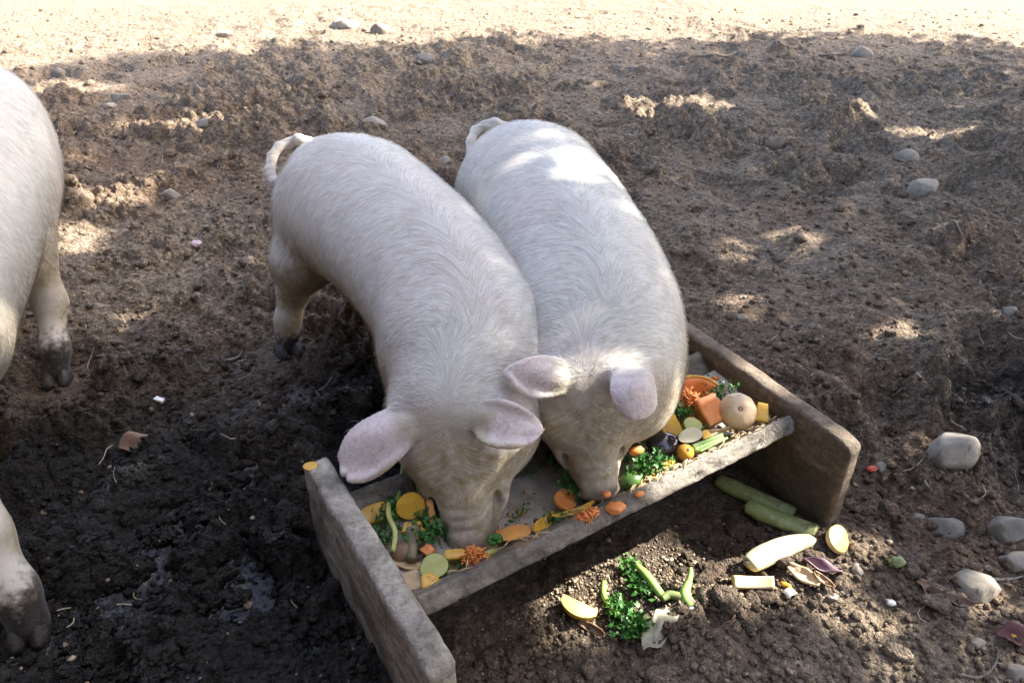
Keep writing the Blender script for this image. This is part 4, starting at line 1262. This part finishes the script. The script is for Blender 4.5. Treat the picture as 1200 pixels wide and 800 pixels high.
scrap("green_stem", "thin stem running up the far plank behind the snout's left side", "stem", 501, 562, Z + .01, [("green_stem", *stalk([(-.006, .05, .02, .007), (0, 0, .004, .0075), (.006, -.04, -.006, .006)], 8, 4, .002), DULLG)], .3)
# ---- middle of the trough
scrap("squash_slice", "orange brown half slice lying flat right of the left pig's nose", "squash", 602, 626, Z - .002, two(disc(.031, .009, 11, .42), ORAD, BROWN), .30, .1)
scrap("squash_strip", "blunt yellow peel half sunk between the two snouts, against the near plank", "squash", 637, 614, Z, [("squash_strip", *peel(.048, .018, .5, 5, pt=.4), YEL)], .75, .2)
scrap("squash_strip", "long thin yellow paring running to the right pig's nose", "squash", 672, 600, Z + .012, [("squash_strip", *peel(.075, .010, .4, 6, .15, pt=.6), YEL)], .42, .1)
scrap("squash_slice", "round orange slice half sunk in the mash, left of the right pig's snout", "squash", 662, 586, Z + .004, two(disc(.022, .008, 12, .85), ORA, ORAD), .8, .35, .2)
scrap("parsley", "small green leaf cluster floating alone in the open mash", "parsley", 611, 601, .2, parsley(.018, 16, 60, 3), .4)
scrap("parsley", "dark green tuft on the near plank's inner edge between the snouts", "parsley", 652, 606, Z + .006, parsley(.019, 17, 110, 2), .2)
scrap("parsley", "dark coriander bunch touching the left side of the right pig's snout", "parsley", 675, 572, Z + .004, parsley(.028, 18, 170), 2.6)
scrap("parsley", "dark leaf tuft at the far plank behind the right pig's snout", "parsley", 657, 540, Z, parsley(.024, 19, 120), 1.8)
scrap("parsley", "tiny green shreds at the far side of the open mash", "parsley", 618, 553, .2, parsley(.016, 21, 50, 3), 1.1)
scrap("pepper_end", "dull yellow green pepper end half hidden behind the right pig's cheek", "pepper", 668, 530, Z + .012, [("pepper_end", *blob(.022, (.8, 1.1, .9), 6, .15), DULLG)], .2)
scrap("green_stem", "thin pale stem beside the right pig's snout", "stem", 677, 553, Z + .02, [("green_stem", *stalk([(-.004, .018, .012, .0030), (0, 0, .004, .0032), (.012, -.016, 0, .0028)], 7), PALEG)], .2)
# ---- on the near plank's rim
scrap("carrot_pulp", "orange carrot shreds smeared on the rim left of the right pig's nose", "carrot", 688, 604, .262, [("carrot_pulp", *pulp(.024, .007, .008, 70, 22), ORA)], .5)
scrap("carrot_pulp", "rounded orange carrot lump alone on the near plank's top edge", "carrot", 721, 595, .262, [("carrot_pulp", *blob(.0155, (1.05, .75, .55), 3, .35, 2.6), ORA)], .4)
scrap("carrot_crumb", "small orange crumb on the rim right below the right pig's nose", "carrot", 711, 579, .268, [("carrot_crumb", *blob(.007, (1.1, .8, .8), 13, .4, 2.6, ICO2), ORA)], .4)
scrap("carrot_crumb", "orange crumb alone on the rim below the parsley bunch", "carrot", 749, 579, .264, [("carrot_crumb", *blob(.0075, (1.2, .8, .6), 14, .4, 2.6, ICO2), ORA)], .4)
scrap("carrot_crumb", "orange crumb on the right pig's lit cheek beside the parsley", "carrot", 746, 528, .285, [("carrot_crumb", *blob(.011, (1.2, .7, .8), 15, .4, 2.6, ICO2), ORA)], .4)
# ---- right end of the trough
Y = .232
scrap("parsley", "big curly parsley bunch on the rim right of the right pig's snout", "parsley", 763, 545, Y + .012, parsley(.036, 24, 280, 4), .5)
scrap("zucchini_piece", "rounded dark green zucchini end close to the right pig's nose", "zucchini", 741, 563, Y + .008, [("zucchini_piece", *blob(.021, (1.1, .8, .75), 7, .12), GRN)], .5)
scrap("eggplant_piece", "glossy black purple eggplant end in front of the yellow pepper", "eggplant", 775, 521, Y + .012, [("eggplant_piece", *blob(.029, (1.15, .8, .75), 9, .13), PURP)], .35)
scrap("yellow_tomato", "small round yellow tomato by the near plank", "tomato", 803, 530, Y + .014, [("fruit", *blob(.0150, (1, 1, .95), 2, .02), food_mat("tomato_skin", (.60, .27, .03), (.72, .36, .05), .22, 15, .02, .2, coat=.3)), ("stem_scar", ICO2[0] * [.003, .003, .0012] + [.003, -.006, .0128], ICO2[1], BROWN)], 0)
d_ = disc(.0235, .010, 14, .62)
scrap("eggplant_slice", "oval pale eggplant slice with a dark rim behind the yellow tomato", "eggplant", 808, 511, Y + .026, two(d_, food_mat("eggplant_flesh", (.52, .47, .28), (.64, .58, .38), .5, 60, .2, .2), PURP), .45, .45)
scrap("pepper_piece", "bright yellow pepper piece against the right pig's cheek", "pepper", 785, 501, Y + .022, [("pepper_piece", *chunk(.044, .046, .014, 15, amp=.2, taper=.35), YEL)], .3, .65)
scrap("cucumber_chunk", "pale green cucumber chunk behind the eggplant slice", "cucumber", 810, 499, Y + .020, two(disc(.0165, .018, 16, .8), PALEG, STEM), .2, .55)
scrap("parsley", "dark parsley behind the yellow pepper piece, under the carrot heap", "parsley", 801, 490, Y + .016, parsley(.027, 25, 190), 1)
scrap("parsley", "green leafy bits left of the squash end at the far side", "parsley", 843, 464, Y + .03, parsley(.024, 26, 120), 2)
scrap("parsley", "green scraps between cucumber chunk and carrot chunk", "parsley", 820, 505, Y + .006, parsley(.02, 27, 90, 2), 2.5)
scrap("parsley", "lone pale green leaf behind the squash end", "parsley", 858, 458, Y + .028, parsley(.017, 28, 40, 2), 2.5)
scrap("carrot_pulp", "large bright orange heap of grated carrot at the trough's right end", "carrot", 803, 476, Y + .014, [("carrot_pulp", *pulp(.036, .026, .036, 330, 29, .0021), ORA)], .1)
scrap("pumpkin_slice", "curved orange pumpkin slice behind the grated carrot heap", "pumpkin", 810, 458, Y + .028, [("flesh", *shell(lambda u, v: ((.046 + .006 * v) * np.sin(u * 1.1), (.030 + .012 * v) * np.cos(u * 1.1) - .02, .012 * v + .0 * u), 22, 6, .010), ORA), ("rind", *shell(lambda u, v: (.0535 * np.sin(u * 1.12), .0435 * np.cos(u * 1.12) - .0195, .004 + .012 * v + .0 * u), 22, 4, .003), YEL)], .15, .5)
scrap("carrot_chunk", "thick cut orange chunk leaning on the round squash end", "carrot", 831, 482, Y + .026, [("carrot_chunk", *chunk(.052, .052, .034, 17, .25, 9, .2, taper=.18), ORA)], .5, .55, -.1)
sc_ = .0335
v, f = blob(1, (1, 1, 1), 3, .02, 1.2, ICO4)
ang = np.arctan2(v[:, 1], v[:, 0]); rad_ = np.hypot(v[:, 0], v[:, 1])
v = v * (1 + .012 * np.cos(9 * ang) * np.minimum(rad_ * 1.5, 1))[:, None] * [1, 1, .9]
v[:, 2] -= .10 * np.exp(-(rad_ / .17) ** 2) * (v[:, 2] > 0)
sv_, sf_ = stalk([(0, 0, .72, .19), (0, 0, .80, .17), (0, 0, .85, .135), (0, 0, .835, .06)], 14, 2, .02)
scrap("butternut_end", "round tan squash end with a dark stem scar facing the camera", "squash", 864, 482, Y + .034, [("body", v * sc_, f, SQUA), ("stem_scar", sv_ * sc_, sf_, BROWN)], .0, .72, -.10)
scrap("pepper_piece", "bright yellow piece right of the round squash end", "pepper", 893, 484, Y + .026, [("pepper_piece", *chunk(.026, .036, .014, 18, amp=.2, taper=.3), YEL)], -.25, .6)
scrap("celery_stick", "pale green celery stick on the wet mash pointing to the right end board", "celery", 832, 521, Y + .010, [("celery_stick", *shell(lambda u, v: (.034 * u, .0085 * v * (1 - .2 * u), .0075 * v ** 2 - .001 * u), 14, 7, .0032), STEM)], .55)
scrap("celery_stick", "short whitish stick under the eggplant slice", "celery", 832, 512, Y + .004, [("celery_stick", *stalk([(-.03, 0, 0, .004), (0, 0, .002, .0044), (.035, .004, 0, .0036)], 8), CREAM)], .5)
scrap("squash_chunk", "little yellow cube beside the cucumber chunk", "squash", 826, 511, Y + .016, [("squash_chunk", *chunk(.018, .015, .013, 19), YEL)], .4, .3)
scrap("squash_strip", "yellow paring in front of the parsley bunch on the rim", "squash", 781, 546, Y + .018, [("squash_strip", *peel(.030, .012, .5, 9, pt=.5), YEL)], .6)
scrap("squash_strip", "small yellow paring below the parsley bunch", "squash", 766, 559, Y + .016, [("squash_strip", *peel(.026, .010, .5, 10, pt=.4), YEL)], .7)
scrap("onion_peel", "thin curled reddish peel in front of the orange chunk", "peel", 835, 500, Y + .012, [("onion_peel", *shell(lambda u, v: (.034 * np.sin(u * 1.2), -.012 * np.cos(u * 1.2) + .0 * v, .004 * v + .0 * u), 18, 4, .0018), TAN)], .15)
paths = []
for i in range(150):
    u = rnd.uniform(.55, 1.0) if rnd.random() < .75 else rnd.uniform(.05, .55); w = -rnd.random() ** 1.6 * .05 - .004
    z = RIM - max(0, -w) * .75 - .004 + rnd.uniform(0, .008); p = tp(u, w, z); a = .56 + rnd.gauss(0, .5); l = rnd.uniform(.004, .016)
    paths.append([(p[0] - math.cos(a) * l, p[1] - math.sin(a) * l, z, .0011), (p[0], p[1], z + .001, .0016), (p[0] + math.cos(a) * l, p[1] + math.sin(a) * l, z, .0008)])
v, f = tube_mesh(paths, 5)
tag(piece("feed_shreds", v, f, TAN), None, kind="stuff")
fl = {"orange": (ORA, 110), "green": (LEAFG, 130), "pale": (CREAM, 110), "tan": (TAN, 240), "dark": (BROWN, 160)}
for k, (mt, cnt) in fl.items():
    Vs, Fs, b0 = [], [], 0
    for i in range(cnt):
        u = rng.uniform(.01, 1.0); w = -rng.uniform(.055, .255)
        if .30 < u < .62 and rng.random() < .93: continue
        s = rng.uniform(.0022, .0075); v, f = ICO1
        v = v * (1 + .7 * (rng.random((len(v), 1)) - .5)) * [s * rng.uniform(.7, 2.2), s, s * .6]
        a = rng.random() * 6.28; v = v @ np.array([[math.cos(a), math.sin(a), 0], [-math.sin(a), math.cos(a), 0], [0, 0, 1]])
        Vs.append(v + tp(u, w, float(slop_h(np.array(u), np.array(w))) + s * .3)); Fs.append(f + b0); b0 += len(v)
    tag(piece("food_bits", np.concatenate(Vs), np.concatenate(Fs), mt), None, kind="stuff")
scrap("squash_slice", "thin yellow slice balanced on the left end board's far corner", "squash", 364, 546, .288, two(disc(.011, .004, 21, .7), YEL, TAN), .4, .5)

# ---- on the ground in front of the trough
G = dict(ground=True)
scrap("zucchini_spear", "long green zucchini spear in the shade under the near plank, farther of two", "zucchini", 884, 585, .012, [("zucchini_spear", *spear(.160, .0195, 1, -.06, .8), ZUC)], -.62, **G)
scrap("zucchini_spear", "green zucchini spear with a cut pale end, touching the cream coloured one", "zucchini", 914, 613, .014, [("zucchini_spear", *spear(.134, .0205, 2, -.05, 1.0), ZUC)], -.56, **G)
scrap("zucchini_spear", "bumpy cream white spear lying lit on the soil", "zucchini", 914, 651, .015, [("zucchini_spear", *spear(.145, .0215, 3, .10, .62), CREAM)], .42, **G)
d_ = disc(.0285, .010, 22, .78, .002)
scrap("squash_slice", "oval yellow squash half lying by the right end board's foot", "squash", 979, 638, .020, two(d_, YEL, PALEY), 1.25, .55, -.2, **G)
scrap("melon_rind", "thick yellow rind piece with a pale cut face on lit ground", "melon", 880, 687, .012, [("flesh", *shell(lambda u, v: (.036 * u, .0105 * v, .008 + .006 * u ** 2 + 0 * v), 14, 6, .010), food_mat("melon_flesh", (.60, .46, .24), (.70, .56, .33), .4, 40, .1, .25)), ("rind", *shell(lambda u, v: (.0365 * u, .0112 * v, .0005 + .006 * u ** 2 - .002 * np.abs(v)), 14, 6, .005), YEL)], -.03, .55, **G)
scrap("squash_peel", "pale tan leaf shaped paring right of the yellow rind", "peel", 941, 678, .012, [("squash_peel", *peel(.060, .026, .35, 11, pt=.7, th=.004), TAN)], -.75, .4, **G)
scrap("squash_peel", "narrow brown paring overlapping the pale tan one", "peel", 964, 685, .014, [("squash_peel", *peel(.042, .014, .5, 12, pt=.7, th=.003), BROWN)], -.95, .3, **G)
scrap("onion_skin", "crumpled purple onion skin beside the brown paring", "onion", 962, 667, .012, [("onion_skin", *shell(lambda u, v: (.034 * u, .010 * v * (1 - .5 * u ** 2), .006 * np.sin(3 * u + 2 * v) + .004 * v ** 2), 16, 8, .0016), ONION)], -.45, **G)
scrap("egg_shell", "small broken white shell between yellow rind and tan paring", "egg shell", 925, 696, .006, [("egg_shell", *shell(lambda u, v: (.010 * u, .008 * v, .006 * (1 - u ** 2 - .6 * v ** 2)), 10, 8, .0015), WHITE)], .4, **G)
scrap("carrot_crumb", "orange crumb on the soil beside the white shell", "carrot", 921, 686, .004, [("carrot_crumb", *blob(.008, (1.3, .7, .6), 31, .4, 2.6, ICO2), YEL)], -.4, **G)
wl = .040
wv_ = np.array([[-wl, -.004, .030], [wl, .004, .026], [-wl * .2, -.034, -.002], [wl * .1, .022, .0], [-wl * .6, -.02, .022], [wl * .35, -.024, .012]])
def wedge():
    v, f = ICO4
    V = v.copy()
    # an eighth of a round squash: outer curve below, two cut faces meeting along the top edge
    a = np.arctan2(V[:, 1], V[:, 2]); r = np.hypot(V[:, 1], V[:, 2])
    lim = np.clip(a, -1.0, 1.0) * .62 + 2.55
    V = np.stack([V[:, 0] * 1.2, r * np.sin(a * .32), 1.15 - r * np.cos(a * .32)], 1)
    return (V - [0, 0, .55]) * .034, f
def sector(L, R, a0, a1, n=12, m=9):
    """a wedge cut lengthwise from a round fruit: cut faces and outer face"""
    s = np.linspace(-1, 1, n); th = np.linspace(a0, a1, m)
    prof = R * np.sqrt(np.clip(1 - .82 * s ** 2, 0, 1))
    arc = np.stack([np.repeat((s * L / 2)[:, None], m, 1), prof[:, None] * np.cos(th)[None], prof[:, None] * np.sin(th)[None]], -1)
    ax = np.stack([s * L / 2 * .96, 0 * s, 0 * s], -1)
    outer = arc.reshape(-1, 3) * (1 + .04 * n3(arc.reshape(-1, 3), 40, 3))[:, None]
    fo = sheet2(outer, n, m)
    cut = np.concatenate([arc[:, 0], ax, arc[:, -1]]) * .995
    fc = []
    for i in range(n - 1): fc += [[i, n + i, n + i + 1, i + 1], [n + i, 2 * n + i, 2 * n + i + 1, n + i + 1]]
    return (cut, fc), (outer, fo)
d_ = sector(.066, .030, math.radians(168), math.radians(272))
d_[0][0][:, 2] += .006; d_[1][0][:, 2] += .006
scrap("squash_wedge", "big lit yellow wedge with a pale cut face below the near plank", "squash", 680, 713, .018, [("cut_face", *d_[0], food_mat("wedge_flesh", (.70, .47, .13), (.80, .60, .24), .4, 40, .1, .25)), ("outer_face", *d_[1], YEL)], -.45, .15, .12, **G)
scrap("squash_peel", "thin brown peel standing on edge below the lit yellow wedge", "peel", 694, 738, .008, [("squash_peel", *peel(.050, .014, .6, 14, pt=.6), BROWN)], -.55, .8, **G)
cl_ = [(.012, -.020, .006), (.022, -.040, .006), (.030, -.048, .004), (.0, -.004, .004), (.008, -.050, .004)]
scrap("kale_stem", "curly kale leaf on a bowed pale green stem, middle of the lit ground", "kale", 722, 712, .006, [("stem", *stalk([(-.012, .050, .004, .0048), (-.018, .018, .007, .0052), (-.008, -.012, .007, .0048), (.016, -.042, .005, .004)], 9), STEM), ("leaves", *frills(cl_, 330, .010, .011, 41), LEAFG)], .1, **G)
scrap("kale_stem", "upright kale leaf with a broad lit stem, farthest of the lit greens", "kale", 755, 685, .008, [("stem", *stalk([(-.012, .036, .012, .005), (.004, .004, .012, .0085), (.022, -.034, .004, .0075)], 9), STEM), ("leaves", *frills([(-.016, .022, .004), (-.014, .0, .003), (-.008, -.014, .003), (-.02, .035, .006)], 240, .0085, .010, 42), LEAFG)], .1, **G)
scrap("broccoli_stalk", "forked green broccoli stalk with a white cut end", "broccoli", 796, 702, .010, [("stalk", *stalk([(.016, -.022, 0, .011), (.008, 0, .004, .011), (.018, .022, .014, .0055), (.024, .042, .022, .004)], 10, 5, .002), STEM), ("branch", *stalk([(.006, -.006, .003, .009), (-.016, .002, .002, .008), (-.032, -.006, 0, .006)], 9, 6, .002), DULLG), ("cut_end", *blob(.0105, (1, .5, 1), 8, .1, 1.6, ICO2), WHITE)], 0, **G)
bpy.context.view_layer.update()
o_ = [c for c in bpy.data.objects if c.name.startswith("cut_end")][-1]; o_.location = (.016, -.030, 0)
scrap("cabbage_scrap", "torn whitish cabbage leaf scrap with a brown corner, nearest on the soil", "cabbage", 772, 739, .010, [("cabbage_scrap", *shell(lambda u, v: (.038 * u * (1 - .25 * v), .022 * v + .010 * u + .004 * np.sin(6 * u), .007 * np.sin(2.5 * u + 1.5 * v) + .004 * np.cos(5 * v) + .006 * u * v), 18, 12, .002), CABB)], .35, .15, **G)
scrap("fruit_bit", "small knobbly green and white fruit core on the soil between stones", "fruit core", 1050, 661, .008, [("core", *blob(.0125, (1.1, .9, .7), 12, .6, 3.5), DULLG), ("pale_side", *blob(.0095, (1, .8, .7), 17, .6, 3, ICO2), TAN)], .3, **G)
scrap("tomato_bit", "red bit half buried beside the right end board", "tomato", 1021, 551, .006, [("tomato_bit", *blob(.010, (1.3, .8, .6), 15, .25, 2, ICO2), RED)], .2, **G)
scrap("dry_leaf", "curled pinkish brown leaf at the foot of the biggest loose pebble", "leaf", 1121, 708, .008, [("dry_leaf", *peel(.046, .020, .9, 16, pt=.85, th=.0012), DRYL)], -.5, .3, **G)
scrap("dry_leaf", "flat grey brown leaf left of the pinkish curled one", "leaf", 1086, 688, .006, [("dry_leaf", *peel(.036, .018, .3, 17, pt=.6, th=.0012), BROWN)], -.7, .2, **G)
scrap("dry_leaf", "crumpled maroon leaf at the picture's right edge", "leaf", 1187, 748, .014, [("leaf_blade", *shell(lambda u, v: (.030 * u, .018 * v * (1 - .4 * u ** 2), .010 * np.sin(3 * u + 2 * v) + .006), 14, 9, .0015), MAROON), ("yellow_bit", *chunk(.016, .008, .006, 27), YEL)], .2, .2, **G)
scrap("pink_scrap", "tiny pink and white scrap on the dark mud left of the pigs", "scrap", 231, 289, .012, [("pink_scrap", *blob(.016, (1, .8, .6), 18, .6, 3), PINKW)], .2, **G)
scrap("white_pebble", "small shiny white pebble on the bare near ground", "pebble", 1043, 707, .004, [("white_pebble", *blob(.008, (1.3, .8, .6), 19, .2, 2, ICO2), WHITE)], -.2, **G)
scrap("brown_leaf", "crumpled pale brown leaf on the black mud", "leaf", 159, 525, .014, [("brown_leaf", *shell(lambda u, v: (.030 * u, .022 * v * (1 - .4 * u ** 2), .014 * np.sin(2.6 * u + 2 * v) + .008), 14, 9, .0015), DRYL)], .6, .2, **G)
scrap("white_scrap", "white flake lying on the grey mud above the crumpled brown leaf", "scrap", 187, 470, .006, [("white_scrap", *chunk(.024, .012, .006, 28), WHITE)], -.4, **G)
scrap("tan_chip", "pale yellow chip on the mud left of the hind trotter", "scrap", 283, 350, .006, [("tan_chip", *chunk(.022, .016, .008, 29), TAN)], .3, **G)

# ---- stones
def stone_mat(name, a, b_, c):
    m, nt, b = mat_new(name)
    oc = obj_co(nt)
    col = ramp(nt, noise_n(nt, 14, 6, .65, oc), [(.3, a), (.5, b_), (.72, c)])
    nz = nd(nt, "ShaderNodeNewGeometry")
    col = mix(nt, ramp(nt, noise_n(nt, 26, 5, .7, oc, dist=.8), [(.56, (0, 0, 0)), (.66, (.8, .8, .8))]), col, (.085, .068, .052))
    nt.links.new(col, b.inputs["Base Color"]); b.inputs["Roughness"].default_value = .82
    bump_n(nt, noise_n(nt, 110, 6, .7, oc), .45, .004, b)
    return m
ST1 = stone_mat("grey_stone", (.15, .13, .10), (.25, .218, .17), (.34, .30, .245))
ST2 = stone_mat("pale_stone", (.19, .158, .115), (.30, .255, .19), (.40, .345, .27))
ST3 = stone_mat("brown_stone", (.12, .095, .07), (.20, .16, .12), (.28, .235, .185))
STONES = [  # px, py, width px, height px, material, seed, turn, label
    (1112, 528, 74, 62, ST2, 1, .3, "big angular pale stone half buried in clods beyond the right end board"),
    (1110, 622, 56, 44, ST1, 2, -.4, "squat grey stone between the big angular one and the loose pebble"),
    (1184, 622, 66, 48, ST1, 3, -.3, "smooth grey cobble cut by the photo's right edge"),
    (1194, 657, 46, 24, ST1, 4, .1, "flat grey stone just below the smooth cobble at the right edge"),
    (1140, 688, 68, 56, ST2, 5, -.6, "egg shaped loose pebble with a sunlit lower side, largest near the bottom right"),
    (1146, 754, 26, 16, ST1, 6, .1, "small flat grey pebble below the egg shaped one"),
    (1192, 789, 34, 26, ST1, 7, .1, "grey stone in the bottom right corner"),
    (1076, 606, 20, 14, ST1, 8, .4, "little pebble touching the squat grey stone's left side"),
    (1062, 184, 30, 28, ST2, 9, .1, "rounded pale stone up the slope, above the tan oblong one"),
    (1082, 222, 46, 26, ST2, 10, .25, "oblong tan stone half sunk in the slope"),
    (1182, 366, 24, 30, ST2, 11, .2, "pale upright stone in the dark clods at the right edge"),
    (1010, 65, 30, 20, ST2, 12, -.1, "round tan stone alone in the far shade at the upper right"),
    (500, 71, 28, 18, ST2, 13, -.3, "pale wedge shaped stone behind the left pig's rump, in shade"),
    (402, 31, 46, 22, ST2, 14, -.2, "broad bleached rock in the sunlit far strip"),
    (447, 39, 30, 20, ST3, 15, .2, "brown pointed rock on the edge of the far shadow"),
    (437, 147, 36, 24, ST2, 16, -.4, "pale stone just behind the left pig's back"),
    (242, 146, 24, 18, ST2, 17, .2, "rounded stone on the sunlit bank left of the curled tail"),
    (281, 133, 24, 14, ST2, 18, -.3, "flat stone right of the rounded one on the sunlit bank"),
    (141, 116, 28, 16, ST1, 19, .2, "smooth oval grey stone on the upper left bank"),
    (129, 125, 16, 13, ST2, 20, .2, "small stone tucked below the smooth oval grey one"),
    (182, 115, 20, 10, ST2, 21, .1, "flat pale stone right of the smooth oval grey one"),
    (102, 156, 22, 11, ST2, 22, .1, "flat stone beside the walking pig's rump"),
    (68, 87, 22, 16, ST3, 23, .2, "round brown stone at the upper left, near the walking pig's back"),
    (262, 41, 26, 9, ST1, 24, -.1, "thin grey slab in the sunlit far strip"),
    (201, 230, 26, 18, ST1, 25, .2, "grey stone half sunk in mud left of the pigs"),
    (114, 360, 18, 14, ST1, 26, .2, "muddy grey stone near the walking pig's far trotter"),
    (520, 191, 22, 16, ST2, 27, .3, "pale stone showing in the gap between the two feeding pigs"),
    (976, 700, 14, 12, ST1, 28, .2, "small grey pebble below the brown paring"),
    (1006, 668, 18, 22, ST1, 29, .4, "bluish grey pebble right of the yellow squash half"),
    (1031, 547, 16, 20, ST1, 30, -.4, "grey pebble beside the buried red bit"),
    (870, 372, 14, 12, ST2, 31, .2, "pale pebble on the brown mound behind the right end board"),
    (735, 60, 16, 8, ST2, 32, .2, "whitish pebble in the far shade behind the right pig"),
    (742, 80, 15, 7, ST1, 33, .2, "small grey stone below the whitish pebble in the far shade"),
    (908, 172, 40, 26, ST3, 34, .2, "dark brown lump in the hollow on the upper right slope"),
]
for px, py, w, h, mt, sd_, rz, lb in STONES:
    p = on_ground(px, py); s = s_at(px, py, p[2])
    v, f = ICO4 if w > 26 else ICO3
    a, c = w * s / 2, h * s / 2 * 1.12
    el = math.asin(min(1, CAM_H / np.linalg.norm(p - [0, 0, CAM_H])))
    zr = min(.72 * a, c * 1.0); yr = min(a * .95, max(c * .8, a * .6))
    V = v.copy()
    rg = np.random.default_rng(sd_ + 100)
    for _ in range(15):                                     # flattened facets, as on a worn stone
        d = unit(rg.normal(0, 1, 3)); lim = rg.uniform(.55, .88)
        t = V @ d; V = V - np.clip(t - lim, 0, None)[:, None] * d * .8
    V = V * (1 + .16 * n3(v + sd_, 1.1, sd_) + .05 * n3(v + sd_, 3.5, sd_ + 2))[:, None] * [a, yr, zr]
    o = piece("stone", V, f, mt)
    o.location = (p[0], p[1] + .0, p[2] + zr * .02)
    o.rotation_euler = (rg.normal(0, .12), rg.normal(0, .12), rz)
    assert lb not in USED; USED.add(lb)
    tag(o, lb, "stone", "loose stones on the soil")

# ---- twigs and thin roots
def twig(a, b_, r, label, name="twig", bow=.06, seed=0):
    p, q = on_ground(*a), on_ground(*b_)
    m_ = (p + q) / 2; L = np.linalg.norm(q - p); side = unit(np.cross(q - p, [0, 0, 1])) * L * bow
    pts = [(*(p + [0, 0, r]), r), (*(p * .7 + q * .3 + side), r * 1.05), (*(p * .3 + q * .7 + side * .8), r * .9), (*(q + [0, 0, r]), r * .5)]
    pts = [(x, y, max(z, gz(x, y) + r * .8), rr) for x, y, z, rr in pts]
    v, f = stalk(pts, 7, seed, r * .3)
    tag(piece(name, v, f, TWIGM), label, "twig")
twig((815, 70), (862, 63), .010, "long pale stick lying in the far shade right of centre")
twig((262, 423), (285, 416), .005, "short pale stick on the mud left of the hind trotter")
twig((960, 66), (998, 61), .008, "thin stick left of the round tan stone in the far shade", seed=3)
twig((1120, 790), (1170, 762), .003, "thin pale root crossing the bottom right corner", "root", .2)
twig((1128, 668), (1198, 676), .004, "dark thin root behind the egg shaped pebble", "root", .1)
twig((1123, 262), (1127, 276), .004, "bent whitish straw stub standing on the right slope", "straw_stub", .15)
